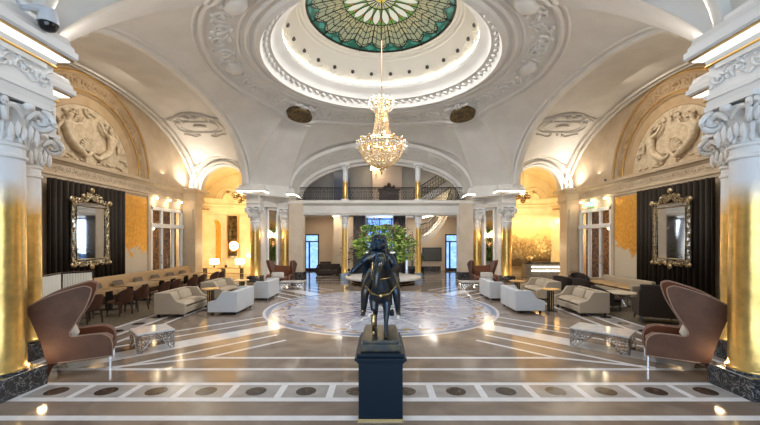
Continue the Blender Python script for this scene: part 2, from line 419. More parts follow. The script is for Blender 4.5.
# ring mouldings of the dome opening
bm = new()
rp = [(3.92, 7.76), (3.86, 7.66), (3.74, 7.64), (3.70, 7.72), (3.66, 7.86), (3.52, 7.93), (3.44, 7.92), (3.40, 8.02), (3.30, 8.14), (3.16, 8.20), (3.10, 8.26), (3.10, 8.36), (3.18, 8.40)]
lathe(bm, (0, YC, 0), rp, 96)
for k in range(72):                        # laurel wreath on the ring
    a = 2*PI*k/72; r = 3.59; blob(bm, Matrix.Translation((r*math.cos(a), YC + r*math.sin(a), 7.86)) @ Matrix.Rotation(a, 4, 'Z') @ Matrix.Rotation(.5, 4, 'X'), .07, .12, .06)
struct('trim_1', bm, plaster)
drum_m = mat('drum_plaster', (0.86, 0.82, 0.74), .5, bump=.1)
bm = new(); lathe(bm, (0, YC, 0), [(3.30, 8.24), (2.98, 8.78), (2.70, 9.16), (2.64, 9.18), (2.62, 9.26), (2.54, 9.28), (2.50, 9.34), (2.42, 9.34), (2.40, 9.44)], 96)
def fdr(s_, t_, l): a = s_/3.0; r = 3.05 - t_*.52; return Vector(((r - l*.85)*math.cos(a), YC + (r - l*.85)*math.sin(a), 8.66 + t_*.86 - l*.5))
scrolls(bm, fdr, 2*PI*3.0, .42, .012, 21, per=1.3)
o = struct('trim_2', bm, drum_m)
bm = new()
for k in range(24):
    a = 2*PI*(k+.5)/24; n = Vector((-math.cos(a)*.80, -math.sin(a)*.80, -.6)).normalized()
    c = Vector((2.97*math.cos(a), YC + 2.97*math.sin(a), 8.77)) + n*.02
    M = Matrix.Translation(c) @ n.to_track_quat('Z', 'Y').to_matrix().to_4x4()
    r = bmesh.ops.create_cone(bm, cap_ends=True, segments=14, radius1=.075, radius2=.055, depth=.05, matrix=M)
struct('vent_rings', bm, mat('vent_dark', (0.06, 0.055, 0.05), .4), o)
bm = new(); rr = 3.13
tube(bm, [(rr*math.cos(2*PI*k/64), YC + rr*math.sin(2*PI*k/64), 8.43) for k in range(64)], .02, 6, True)
struct('cove_strip', bm, mat('cove_led', (1, 1, 1), .5, emit=(1, .93, .8), estr=5), o)
# second ring, relief band and cartouches on the vault
bm = new()
def on_vault(x, y, lift=0.0): return Vector((x, y, vault_z(x, y) - lift))
for R, r in ((4.10, .075), (4.34, .05), (5.26, .085), (5.44, .05)):
    tube(bm, [on_vault(R*math.cos(2*PI*k/120), YC + R*math.sin(2*PI*k/120), .0) for k in range(120)], r, 8, True)
struct('trim_3', bm, plaster)
bm = new()
def fv(s, t, l):
    a = s / 4.8; R = 4.8 + t; return on_vault(R*math.cos(a), YC + R*math.sin(a), l)
scrolls(bm, fv, 2*PI*4.8, .66, .042, 3, per=1.0)
for k in range(8):
    a = PI/4*k; c = on_vault(4.8*math.cos(a), YC + 4.8*math.sin(a), .02)
    blob(bm, Matrix.Translation(c) @ Matrix.Rotation(a, 4, 'Z'), .28, .40, .17, sub=2)
struct('trim_4', bm, plaster)
# stained glass dome
def glass_cell(r, a):
    N = 18; u = (a / (2*PI) * N) % 1.0 - .5; au = abs(u)
    if r > .965: return 0
    edge = .92 - .22*au*au*2
    if r > .50:
        if r > edge + .02: return 1 if (math.sin(a*31) + math.sin(r*60+a*7)) > -.3 else 2
        if r > edge - .006: return 0
        if au > .475: return 0
        if au < .018: return 0
        f = ((r*9 + au*1.1*1.2)) % 1.0
        if f < .16: return 0
        if abs(au - .26) < .014: return 0
        return 3 if r > .6 + .3*au else 4
    u2 = ((a / (2*PI) * N + .5) % 1.0) - .5; w = .42*math.sin(PI*min(1, max(0, (r - .20)/.30)))**.7 if .2 < r < .5 else 0
    if r > .20:
        if abs(u2) < w - .05: return 5
        if abs(u2) < w + .03: return 0
        return 7 if .37 < r < .43 and au < .2 else 6
    if r > .07:
        w = .40*math.sin(PI*(r - .05)/.17)**.7 if r < .2 else 0
        return 5 if au < w - .05 else (0 if au < w + .05 else 8)
    return 9 if r > .035 else 7
gcols = [(0.02, .018, .01), (.015, .14, .09), (.07, .34, .26), (.42, .45, .28), (.55, .52, .28), (.95, .95, .78), (.22, .42, .10), (.85, .38, .04), (.75, .72, .15), (.95, .75, .12)]
gm = []
for i, c in enumerate(gcols):
    gm.append(mat('stained_glass_%d' % i, tuple(v*.22 for v in c), .3, emit=c, estr=0.0 if i == 0 else 0.30))
bm = new(); NA, NRR = 432, 56
GR = [[bm.verts.new((2.42*(j/NRR)*math.cos(2*PI*i/NA), YC + 2.42*(j/NRR)*math.sin(2*PI*i/NA), 9.36 + .5*(1 - (j/NRR)**2))) for j in range(1, NRR+1)] for i in range(NA)]
for i in range(NA):
    for j in range(NRR-1):
        f = bm.faces.new((GR[i][j], GR[(i+1) % NA][j], GR[(i+1) % NA][j+1], GR[i][j+1])); f.material_index = glass_cell((j+1.5)/NRR, 2*PI*(i+.5)/NA)
o = tagp(build('stained_glass_dome', bm, gm, norm=False), 'round green and gold stained-glass skylight with leaf petals above the chandelier', 'skylight')
bm = new()
for k in range(18):
    a = 2*PI*(k+.5)/18; tube(bm, [(2.42*t*math.cos(a), YC + 2.42*t*math.sin(a), 9.34 + .5*(1 - t*t)) for t in (.07, .2, .35, .5, .65, .8, 1)], .014, 5)
for t in (.5, .2): tube(bm, [(2.42*t*math.cos(2*PI*k/60), YC + 2.42*t*math.sin(2*PI*k/60), 9.34 + .5*(1-t*t)) for k in range(60)], .014, 5, True)
build('lead_frame', bm, iron, o)

# ================================================================ arches, bays, piers
def ell_pts(a, b, zs, n=40): return [(-a*math.cos(PI*k/n), zs + b*math.sin(PI*k/n)) for k in range(n+1)]
# rear and front arch bands
for sy, nm in ((1, 'rear'), (-1, 'front')):
    bm = new(); n = 48
    A = ell_pts(4.6, 2.3, 4.7, n); B = ell_pts(4.42, 2.0, 4.35, n); C = ell_pts(4.25, 1.85, 4.2, n)
    f0 = 0 if sy > 0 else .45
    if sy < 0: B = C = ell_pts(4.70, 2.2, 4.88, n); A = ell_pts(4.62, 2.3, 4.72, n)
    secs = [(A, 6.28 + f0), (A, 6.42 + f0), (ell_pts(4.52, 2.22, 4.6, n) if sy > 0 else B, 6.46 + f0), (B, 7.3), (ell_pts(4.30, 1.94, 4.25, n) if sy > 0 else B, 7.36), (ell_pts(4.30, 1.94, 4.25, n) if sy > 0 else B, 7.5), (C, 7.54), (C, 7.75)]
    rows = [[bm.verts.new((x, YC + sy*d, z)) for x, z in S] for S, d in secs]
    for r0, r1 in zip(rows, rows[1:]):
        for k in range(n): bm.faces.new((r0[k], r0[k+1], r1[k+1], r1[k]))
    # solid wall over the opening and at its sides
    top = [bm.verts.new((x*1.25, YC + sy*7.75, 8.2)) for x, z in C]
    for k in range(n): bm.faces.new((rows[-1][k], rows[-1][k+1], top[k+1], top[k]))
    struct('wall_%s_arch' % nm, bm, plaster, angle=30)
    bm = new()
    for S in (-1, 1):
        tube(bm, [(x*1.03, YC + sy*(6.24 + f0), z + .04) for x, z in A], .055, 8)
    for k in range(9 if sy > 0 else 0):      # sunk panels with relief on the band
        if k in (1, 2, 3, 5, 6, 7):
            def fa(s, t, l, k=k):
                th = PI*(k + .5)/9 + s; d = 6.88 + t; w = (d - 6.46)/.84
                a, b, zs = 4.52 - .1*w, 2.22 - .22*w, 4.6 - .25*w
                return Vector((-(a - l)*math.cos(th), YC + sy*d, zs + (b - l)*math.sin(th)))
            tube(bm, [fa(-.13, -.27, 0), fa(0, -.27, 0), fa(.13, -.27, 0), fa(.13, .27, 0), fa(0, .27, 0), fa(-.13, .27, 0)], .02, 5, True)
            scrolls(bm, lambda s, t, l, fa=fa: fa((s - .5)/4.4*1.0, t, l), 1.0, .42, .018, k)
    struct('trim_%d' % (5 if sy > 0 else 6), bm, plaster)
for sx in (-1, 1):
    side = 'left' if sx < 0 else 'right'
    # side arch rib
    bm = new(); n = 48
    A = [(SC - 5.4*math.cos(PI*k/n), 4.6 + 2.58*sup(PI*k/n)) for k in range(n+1)]; B = [(SC - 5.3*math.cos(PI*k/n), 4.6 + 2.5*sup(PI*k/n)) for k in range(n+1)]
    secs = [(A, 6.08), (A, 6.16), (B, 6.2), (B, 6.36), (A, 6.40), (A, 6.48), (ell_pts(6.3, 3.0, 4.5, n), 6.48)]
    rows = [[bm.verts.new((sx*x, YC + d, z)) for d, z in S] for S, x in secs]
    for r0, r1 in zip(rows, rows[1:]):
        for k in range(n): bm.faces.new((r0[k], r0[k+1], r1[k+1], r1[k]))
    struct('wall_%s_arch' % side, bm, plaster, angle=30)
    bm = new()
    tube(bm, [(sx*6.06, YC + d*1.0, z + .03) for d, z in A], .04, 8)
    tube(bm, [(sx*(6.02), YC + SC + (d - SC)*1.04, z + .22) for d, z in A], .045, 8)
    struct('trim_%d' % (7 if sx < 0 else 8), bm, plaster)
    # side bay ceiling: barrel with a cross vault at each end
    def bay_z(ax, dy):
        z = 4.45 + 2.95*math.sqrt(max(0, 1 - (dy/6.25)**2))
        if abs(ax - 7.8) < 1.45:
            k = max(0, (abs(dy) - 4.4)); zz = 4.40 + math.sqrt(1.45**2 - (ax - 7.8)**2)*1.12
            if abs(dy) > 4.0: z = max(z, zz)
        return z
    bm = new()
    grid(bm, lambda u, v: Vector((sx*(6.46 + 3.09*u), YC - 6.2 + 12.4*v, bay_z(6.46 + 3.09*u, -6.2 + 12.4*v))), 60, 150)
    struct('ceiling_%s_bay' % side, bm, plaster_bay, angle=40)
    bm = new()
    for x in (9.05, 9.25): tube(bm, [(sx*x, YC - 5.9*math.cos(PI*k/60), 4.43 + 2.85*math.sin(PI*k/60)) for k in range(61)], .04, 6)
    for sy in (-1, 1):      # archivolt of the cross vault and cartouche above it
        tube(bm, [(sx*(7.8 + 1.3*math.cos(PI*k/24)), YC + sy*6.0, 4.42 + 1.30*1.1*math.sin(PI*k/24)) for k in range(25)], .07, 8)
        tube(bm, [(sx*(7.8 + 1.42*math.cos(PI*k/24)), YC + sy*(5.6), 4.42 + 1.42*1.12*math.sin(PI*k/24)) for k in range(25)], .04, 8)
        def fc(u, v, l):
            ax = 7.75 + u*1.6; dy = sy*(3.65 - v*1.5); return Vector((sx*ax, YC + dy, bay_z(ax, dy) - l))
        tube(bm, [fc(.62*math.cos(a) , .30*math.sin(a)*(1 + .25*math.cos(2*a)), .02) for a in [2*PI*k/28 for k in range(28)]], .045, 6, True)
        tube(bm, [fc(.50*math.cos(a) , .22*math.sin(a), .01) for a in [2*PI*k/28 for k in range(28)]], .025, 6, True)
        for d in (-1, 1):
            tube(bm, [fc(d*(.5 + .20*math.cos(a)*(1 - k/16)), .25 + .2*math.sin(a)*(1 - k/16), .03) for k, a in enumerate([k*.6 for k in range(14)])], .04, 6)
            tube(bm, [fc(d*(.1 + .09*k), .42 + .10*math.sin(k*.8), .05) for k in range(9)], [.07*(1 - k/11) for k in range(9)], 6)
            tube(bm, [fc(d*(.15 + .07*k), -.35 - .05*math.sin(k*.9), .03) for k in range(7)], .035, 6)
            tube(bm, [fc(d*(.05 + .075*k), .62 - .02*k*k*.3, .03) for k in range(7)], .04, 6)
        blob(bm, fc(0, .42, .04), .15, .15, .10, 2); blob(bm, fc(0, .60, .04), .11, .11, .08, 2); blob(bm, fc(0, 0, .02), .30, .18, .05, 2)
        for k in range(10): blob(bm, fc(random.uniform(-.5, .5), random.choice((-.33, .38)) + random.uniform(-.06, .06), .02), .05, sub=1)
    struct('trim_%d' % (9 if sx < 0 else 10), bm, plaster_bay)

# piers and their entablatures
def quadrant(pts, sx, sy):
    r = [(sx*x, YC + sy*y) for x, y in pts]
    return r if sx*sy > 0 else r[::-1]
ENT = [(4.64, 7.75), (4.64, 6.54), (5.26, 6.54), (5.31, 6.37), (5.45, 6.15), (5.60, 5.97), (5.75, 5.88), (5.75, 5.31), (6.37, 5.31), (6.37, 6.4)]
CORE = [(4.70, 8.2), (4.70, 7.02), (5.20, 6.92), (5.40, 6.76), (5.60, 6.52), (5.78, 6.26), (5.90, 5.95), (6.42, 5.92), (6.42, 8.2)]
CORE_F = [(5.45, 9.0), (5.45, 6.95), (5.55, 6.70), (5.72, 6.5), (5.90, 6.1), (6.42, 5.95), (6.9, 6.2), (6.9, 9.0)]
UPPER = [(4.60, 7.75), (4.60, 6.3), (6.10, 5.0), (6.46, 4.98), (6.46, 7.75)]
UPPER_F = [(4.60, 8.2), (4.60, 6.75), (6.10, 5.8), (6.46, 5.78), (6.46, 8.2)]
tn = 11
for sy in (-1, 1):
    for sx in (-1, 1):
        zb = 3.86 if sy < 0 else 3.63
        nm = ('front' if sy < 0 else 'rear') + '_' + ('left' if sx < 0 else 'right')
        bm = new(); c = quadrant(CORE if sy > 0 else CORE_F, sx, sy); prism(bm, c, 0, zb + .5)
        u = quadrant(UPPER if sy > 0 else UPPER_F, sx, sy); prism(bm, u, zb + .5, 5.0)
        if True:
            vv = [(4.60, 7.75), (4.60, 6.3), (6.10, 5.4), (6.88, 5.38)]
        struct('wall_%s_pier' % nm, bm, white_stone if sy < 0 else plaster, smooth=False)
        bm = new()
        pr = [(-.25, zb), (0, zb), (.015, zb+.08), (.015, zb+.10), (.035, zb+.11), (.035, zb+.17), (.0, zb+.19), (.0, zb+.56), (.03, zb+.58), (.05, zb+.63), (.07, zb+.66), (.33, zb+.66), (.36, zb+.68), (.36, zb+.76), (.31, zb+.78), (.30, zb+.84), (.26, zb+.88), (.22, zb+.97), (-.25, zb+1.0)]
        if sy > 0: ens = [quadrant(ENT, sx, sy)]; prism(bm, quadrant([(x + .03, y + .03) for x, y in ENT[:-1]] + [(6.34, 7.0), (6.34, 7.8)], sx, sy), zb + .001, zb + .9)
        else:
            ens = [quadrant([(4.64, 8.1), (4.64, 6.62)], sx, sy), quadrant([(5.74, 6.9), (5.74, 5.36)], sx, sy)]
            for a_, b_, c_, d_ in ((4.67, 5.9, 6.64, 8.08), (5.77, 6.6, 5.38, 6.88)): box(bm, min(sx*a_, sx*b_), max(sx*a_, sx*b_), YC - d_, YC - c_, zb + .002, zb + .98)
        for en in ens: sweep(bm, en, pr)
        struct('trim_%d' % tn, bm, white_stone if sy < 0 else plaster, angle=25); tn += 1
        # relief in the frieze of every straight face
        bm = new()
        for a, b in [ab for en in ens for ab in zip(en, en[1:])]:
            a, b = Vector(a), Vector(b); L = (b - a).length
            if L < .5: continue
            d = (b - a)/L; nn = Vector((d.y, -d.x)); LM = .62 if sy > 0 else 1.42; L2 = min(L, LM) - .06; off = (L - min(L, LM)) * (1 if abs(a.y - YC) > 7.5 or (sy < 0 and abs(abs(a.y - YC) - 6.9) < .01) else 0)
            scrolls(bm, lambda s, t, l: Vector((a.x + d.x*(s + .03 + off) + nn.x*l, a.y + d.y*(s + .03 + off) + nn.y*l, zb + .375 + t)), L2, .34, .018, 5, per=.8)
        struct('trim_%d' % tn, bm, white_stone if sy < 0 else plaster); tn += 1
        bm = new()
        for en in ens:
          sweep(bm, en, [(.27, zb+.650), (.31, zb+.650), (.31, zb+.662), (.27, zb+.662)])
          sweep(bm, en, [(.035, zb+.56), (.06, zb+.575), (.06, zb+.59), (.035, zb+.59)])
        struct('trim_%d' % tn, bm, gilt); tn += 1
        bm = new()
        for en in ens: sweep(bm, en, [(.09, zb+.645), (.24, zb+.645), (.24, zb+.662), (.09, zb+.662)] if sy < 0 else [(.32, zb+.61), (.34, zb+.61), (.34, zb+.665), (.32, zb+.665)])
        struct('trim_%d' % tn, bm, mat('led_rear', (1, 1, 1), .5, emit=(1, .94, .83), estr=1.8) if sy > 0 else mat('led_front', (1, 1, 1), .5, emit=(1, .96, .88), estr=.7)); tn += 1
        # mirror panel and white strips in the recess between the two columns
        bm = new(); mid = Vector((sx*5.57, YC + sy*6.53)); nd = Vector((-sx*.72, -sy*.70)).normalized(); td = Vector((-nd.y, nd.x))
        def rec(u, z, l): return Vector((mid.x + td.x*u + nd.x*l, mid.y + td.y*u + nd.y*l, z))
        def pan(bm, u0, u1, z0, z1, l0, l1):
            slab(bm, [(u0, z0), (u1, z0), (u1, z1), (u0, z1)], lambda u, z: rec(u, z, l0), lambda u, z: rec(u, z, l1))
        t = thing('pier_mirror', {(-1, -1): 'tall mirror panel between the two close columns, behind the dining side wing chair', (1, -1): 'tall mirror panel between the two close columns, behind the lounge side wing chair', (-1, 1): 'tall narrow mirror panel between the far columns by the gold niche room', (1, 1): 'tall narrow mirror panel between the far columns by the reception desk'}[(sx, sy)], 'mirror', (0, 0, 0), group='mirrors between the paired columns')
        pan(bm, -.20, .20, .5, 3.5, .08, .11); build('glass', bm, mirror_m, t, smooth=False)
        bm = new()
        for u0, u1 in ((-.29, -.20), (.20, .29)): pan(bm, u0, u1, .3, 3.62, .0, .15)
        pan(bm, -.20, .20, .3, .5, .0, .15); pan(bm, -.20, .20, 3.5, 3.62, .0, .15)
        build('frame', bm, white_stone, t, smooth=False)
        s = thing('wall_sconce', {(-1, -1): 'brass candle sconce on the mirror by the close dining side columns', (1, -1): 'brass candle sconce on the mirror by the close lounge side columns', (-1, 1): 'brass crystal sconce with glowing candles on the pier near the gold niche', (1, 1): 'brass crystal sconce with glowing candles on the pier near the reception desk'}[(sx, sy)], 'sconce', group='candle sconces on the pier mirrors')
        bm = new(); tube(bm, [rec(0, 1.6, .12), rec(0, 1.75, .17), rec(0, 2.1, .15), rec(0, 2.3, .14)], [.02, .05, .025, .03], 8)
        cand = []
        for k in range(5):
            u = (k - 2)*.09; l = .30 - abs(k-2)*.05; z = 2.12 + (k % 2)*.10
            tube(bm, [rec(0, 1.85, .16), rec(u*.6, 1.80, l*.8), rec(u, 1.95, l), rec(u, z, l)], .012, 6); cand.append((u, z, l))
            for j in range(3): blob(bm, rec(u + random.uniform(-.03, .03), 1.84 - j*.07, l), .016)
        build('bracket', bm, brass, s)
        bm = new()
        for u, z, l in cand: tube(bm, [rec(u, z + .01, l), rec(u, z+.05, l), rec(u, z+.10, l), rec(u, z+.15, l)], [.016, .022, .018, .004], 8)
        build('candle_bulbs', bm, flame, s)
        if sy > 0: point('sconce_light', rec(0, 2.3, .45), 4, WARM, .22)

# columns
def make_column(z1, label):
    t = thing('column', label, 'column')
    bm = new(); box(bm, -.31, .31, -.31, .31, 0, .28); lathe(bm, (0, 0, 0), [(.27, .28), (.27, .30), (0, .30)], 32)
    build('plinth', bm, dk_marble, t, smooth=False, bevel=.008)
    bm = new(); zt = z1 - .74
    lathe(bm, (0, 0, 0), [(.262, .295), (.268, .31), (.262, .33), (.237, .35), (.236, 1.2), (.232, 2.2), (.222, zt - .06)], 48)
    build('shaft', bm, col_gold, t, angle=60)
    bm = new()
    lathe(bm, (0, 0, 0), [(.222, zt-.07), (.25, zt-.05), (.25, zt-.02), (.225, zt), (.22, zt+.08), (.25, zt+.10), (.25, zt+.13), (.225, zt+.15), (.225, zt+.3), (.26, zt+.50), (.34, zt+.62), (.30, zt+.64)], 40)
    for k in range(4):                          # corner volutes
        a = PI/4 + PI/2*k; ca, sa = math.cos(a), math.sin(a)
        for d in (-1, 1):
            pts = []; rr = []
            for j in range(22):
                th = j/21*3.4*PI; q = .115*(1 - .80*j/21); w = .03*d*(1 + j/40)
                R = .37 + q*1.25*math.sin(th) ; z = zt + .50 + q*1.25*math.cos(th)
                pts.append((R*ca - w*sa, R*sa + w*ca, z)); rr.append(.040*(1 - .45*j/21))
            tube(bm, pts, rr, 6)
        tube(bm, [(.23*ca, .23*sa, zt+.2), (.25*ca, .25*sa, zt+.42), (.30*ca, .30*sa, zt+.58), (.37*ca, .37*sa, zt+.635)], [.03, .045, .045, .03], 6)
        blob(bm, Matrix.Translation((.42*ca, .42*sa, zt+.50)) @ Matrix.Rotation(a, 4, 'Z'), .06, .075, .06)
    for k in range(4):                          # garland swags and flower on every face
        a = PI/2*k; ca, sa = math.cos(a), math.sin(a)
        for d in (-1, 1):
            tube(bm, [(.30*ca - d*u*sa, .30*sa + d*u*ca, zt + .42 + .17*math.sin(u*9)) for u in (.03, .07, .12, .17, .23, .28)], [.02, .03, .04, .04, .035, .03], 6)
        blob(bm, (.35*ca, .35*sa, zt+.62), .065, .065, .055, 2)
        for i in range(-2, 3):
            blob(bm, Matrix.Translation((.29*ca - i*.085*sa, .29*sa + i*.085*ca, zt+.27 + .04*(i % 2))) @ Matrix.Rotation(a, 4, 'Z'), .03, .042, .11)
    for k in range(16):
        a = 2*PI*k/16; blob(bm, Matrix.Translation((.245*math.cos(a), .245*math.sin(a), zt+.22)) @ Matrix.Rotation(a, 4, 'Z'), .022, .04, .085)
    box(bm, -.335, .335, -.335, .335, zt+.67, zt+.74)
    build('capital', bm, white_stone, t, angle=45)
    return t
colF = make_column(3.86, 'gold-leafed column behind the dining side wing chair, closest to the edge of the picture')
colF.location = (-4.95, YC - 7.01, 0)
copy_tree(colF, (4.89, YC - 6.97, 0), 0, 'gold-leafed column beside the lounge side wing chair, closest to the edge of the picture')
copy_tree(colF, (-6.06, YC - 5.62, 0), 0, 'gold-leafed column mostly hidden behind the big column on the dining side')
copy_tree(colF, (6.06, YC - 5.62, 0), 0, 'gold-leafed column mostly hidden behind the big column on the lounge side')
colR = make_column(3.63, 'far pier column next to the gold niche room and its table lamps')
colR.location = (-6.06, YC + 5.62, 0)
copy_tree(colR, (-4.95, YC + 6.87, 0), 0, 'far pier column by the sofa lobby door, behind the small wing chair')
copy_tree(colR, (6.06, YC + 5.62, 0), 0, 'far pier column next to the reception desk')
copy_tree(colR, (4.95, YC + 6.87, 0), 0, 'far pier column by the wall screen lobby, behind the small wing chair')
for o in [k for k in COL.objects if k.name.startswith('column') and k.parent is None]: o['group'] = 'gold-leafed columns of the rotunda'
for sx in (-1, 1):
    for px, py, y in ((4.72, YC - 6.58, .36), (5.28, YC - 6.58, .36)):
        point('column_spot', (sx*(px), py - .12, y), 1.2, WARM, .05)
    for px, py in ((4.72, YC + 6.50), (5.78, YC + 5.25)):
        point('column_spot', (sx*px, py, .40), 4, WARM, .02)
# ================================================================ side walls
WX = 9.5
carpet_m = NT('bay_carpet')
carpet_m.l(carpet_m.mix(carpet_m.ramp(carpet_m.noise(16, 6), .42, .6), (0.075, 0.058, 0.037), (0.145, 0.115, 0.075)), carpet_m.b.inputs['Base Color']); carpet_m.b.inputs['Roughness'].default_value = .55
carpet_m = carpet_m.m
dnum = 1
for sx in (-1, 1):
    side = 'left' if sx < 0 else 'right'; bay = 'dining' if sx < 0 else 'lounge'
    def wx(l): return sx*(WX - l)
    bm = new()
    def wbox(bm, y0, y1, z0, z1, l0, l1, mi=0): box(bm, min(wx(l0), wx(l1)), max(wx(l0), wx(l1)), y0, y1, z0, z1, mi)
    wbox(bm, 3, 14.72, 0, 8.2, -.3, 0); wbox(bm, 14.72, 17.15, 3.42, 8.2, -.3, 0); wbox(bm, 17.15, 17.9, 0, 8.2, -.3, 0)
    struct('wall_' + side, bm, beige, smooth=False)
    # end pilaster
    bm = new(); wbox(bm, 17.2, 17.9, 0, 4.36, 0, .60); wbox(bm, 17.1, 17.9, 0, .3, 0, .66)
    for y in (17.16,): wbox(bm, y, 17.3, .5, 3.5, .12, .50)
    wbox(bm, 5.3, 6.1, 0, 4.36, 0, .60)
    struct('wall_%s_pilaster' % side, bm, beige, smooth=False, bevel=.01)
    # panel mouldings
    bm = new()
    for y0, y1 in ((9.2, 9.32), (9.90, 10.0), (12.99, 13.10), (14.58, 14.74)): wbox(bm, y0, y1, 0, 3.78, 0, .06)
    struct('trim_%d' % (tn), bm, beige, smooth=False, bevel=.015); tn += 1
    bm = new()
    for y0, y1 in ((9.34, 9.88), (13.12, 14.56)): wbox(bm, y0, y1, .5, 3.70, 0, .03)
    struct('wall_%s_panel' % side, bm, panel_gold, smooth=False)
    # entablature along the wall
    pr = [(0, 3.78), (.05, 3.78), (.05, 3.86), (.09, 3.88), (.09, 3.93), (.06, 3.95), (.06, 4.22), (.10, 4.24), (.14, 4.30), (.22, 4.32), (.24, 4.40), (.18, 4.44), (.10, 4.46), (0, 4.46)]
    pth = [(wx(0), 6.1), (wx(0), 17.2), (wx(.60), 17.2), (wx(.60), 17.9), (wx(.0), 17.9)]
    pth = pth if sx < 0 else pth[::-1]
    bm = new(); sweep(bm, pth, pr)
    struct('trim_%d' % tn, bm, beige, angle=30); tn += 1
    bm = new(); scrolls(bm, lambda s, t, l: Vector((wx(.06 + l), 6.4 + s, 4.085 + t)), 10.6, .22, .012, 9, per=1.1)
    struct('trim_%d' % tn, bm, beige); tn += 1
    # tympanum: arched frame with a relief of two reclining figures
    YT = 11.65
    def tym(bm, r0, r1, l0, l1, n=48, mi=0):
        grid(bm, lambda u, v: Vector((wx(l0 + (l1 - l0)*v), YT - (r0 + (r1 - r0)*v)*math.cos(PI*u), 4.44 + (r0 + (r1-r0)*v)*math.sin(PI*u))), n, 1, mi)
    bm = new()
    pf = [(2.95, 0), (2.95, .14), (2.88, .17), (2.80, .12), (2.74, .06), (2.34, .06), (2.28, .12), (2.20, .13), (2.16, .05), (1.86, .03), (1.82, -.02), (1.78, -.02)]
    for a, b in zip(pf, pf[1:]): tym(bm, a[0], b[0], a[1], b[1])
    struct('trim_%d' % tn, bm, tan, angle=40); tn += 1
    bm = new()
    for r in (2.80, 2.24): tube(bm, [(wx(.15), YT - r*math.cos(PI*k/48), 4.46 + r*math.sin(PI*k/48)) for k in range(49)], .022, 6)
    struct('trim_%d' % tn, bm, gilt); tn += 1
    bm = new()
    def ft(s, t, l): a = s/2.54; return Vector((wx(.06 + l), YT - (2.54 + t)*math.cos(a), 4.44 + (2.54 + t)*math.sin(a)))
    scrolls(bm, ft, 2.54*PI, .36, .018, 4, per=1.1)
    struct('trim_%d' % tn, bm, tan); tn += 1
    rl = thing('tympanum_relief', 'pale carved relief of two reclining figures and a shell over the %s bay curtain' % bay, 'relief')
    bm = new(); n = 40
    bm.faces.new([bm.verts.new((wx(.015), YT - 1.84*math.cos(PI*k/n), 4.44 + 1.84*math.sin(PI*k/n))) for k in range(n+1)])
    build('background', bm, relief_tan, rl)
    def fr(u, z, l): return (wx(.03 + l), YT + u, 4.44 + z)
    for d in (-1, 1):       # torso, raised arm, bent legs ending in a fish tail, head: one body
        m = -.0
        nd = {'pelvis': (*fr(d*.72, .50, .06), .15, .10), 'waist': (*fr(d*.84, .72, .07), .12), 'chest': (*fr(d*.90, .98, .09), .17, .13), 'neck': (*fr(d*.88, 1.20, .09), .06), 'head': (*fr(d*.84, 1.33, .10), .10), 'head2': (*fr(d*.83, 1.42, .10), .08),
              'sh1': (*fr(d*.72, 1.10, .12), .07), 'el1': (*fr(d*.48, 1.18, .14), .05), 'ha1': (*fr(d*.32, 1.42, .12), .04),
              'sh2': (*fr(d*1.06, 1.08, .06), .07), 'el2': (*fr(d*1.22, .84, .06), .05), 'ha2': (*fr(d*1.20, .60, .08), .04),
              'th': (*fr(d*.50, .40, .12), .12), 'kn': (*fr(d*.28, .24, .12), .08), 'ca': (*fr(d*.10, .30, .10), .055), 't1': (*fr(d*.0, .42, .10), .04), 't2': (*fr(d*-.10, .34, .10), .03)}
        skin('figure', nd, [('pelvis', 'waist'), ('waist', 'chest'), ('chest', 'neck'), ('neck', 'head'), ('head', 'head2'), ('chest', 'sh1'), ('sh1', 'el1'), ('el1', 'ha1'), ('chest', 'sh2'), ('sh2', 'el2'), ('el2', 'ha2'), ('pelvis', 'th'), ('th', 'kn'), ('kn', 'ca'), ('ca', 't1'), ('t1', 't2')], relief_tan, rl, sub=2)
    bm = new()
    for k in range(13):     # scallop shell
        a = PI*(k + .5)/13; tube(bm, [fr(0, .42, .02), fr(.22*math.cos(a), .42 + .26*math.sin(a), .07), fr(.40*math.cos(a), .42 + .46*math.sin(a), .02)], [.02, .045, .03], 6)
    slab(bm, [(-.18, -.12), (.18, -.12), (.24, .22), (0, .32), (-.24, .22)], lambda u, z: fr(u, z, 0), lambda u, z: fr(u*.9, z, .07))
    build('shell', bm, relief_tan, rl)
    bm = new()
    for k in range(60):
        a = PI*random.uniform(.06, .94); r = random.uniform(1.48, 1.72); M = Matrix.Translation(fr(r*math.cos(a), r*math.sin(a), .03)) @ Matrix.Rotation(random.uniform(0, 3), 4, 'X')
        blob(bm, M, .05, .05, random.uniform(.06, .12))
    for k in range(26): blob(bm, fr(random.uniform(-1.5, 1.5), random.uniform(.05, .2), .02), .05, .09, .05)
    build('foliage', bm, relief_tan, rl)
    # curtain
    bm = new(); n = 300
    cw = []
    for k in range(n+1):
        u = k/n; ph = u*15*2*PI; cw.append((wx(.16 + .095*math.cos(ph) + .012*math.sin(ph*.37)), 10.02 + 2.96*u + .02*math.sin(ph)))
    a = [bm.verts.new((x, y, .02)) for x, y in cw]; b = [bm.verts.new((x, y, 3.76)) for x, y in cw]
    for k in range(n): bm.faces.new((a[k], a[k+1], b[k+1], b[k]))
    cm = mat('curtain_velvet', (0.017, 0.009, 0.003), .7)
    t = tagp(build('curtain', bm, cm, angle=80), 'dark brown pleated curtain hung behind the ornate mirror of the %s bay' % bay, 'curtain'); 
    s = t.modifiers.new('thickness', 'SOLIDIFY'); s.thickness = .006
    # ornate mirror
    t = thing('ornate_mirror', 'tall mirror in a carved silver-gilt frame on the brown curtain of the %s bay' % bay, 'mirror')
    fm = mat('silver_gilt', (0.62, 0.53, 0.36), .28, 1.0, col2=(.30, .22, .12), nscale=22)
    def mb(u, z, l): return Vector((wx(.285 + l), 11.36 + u, z))
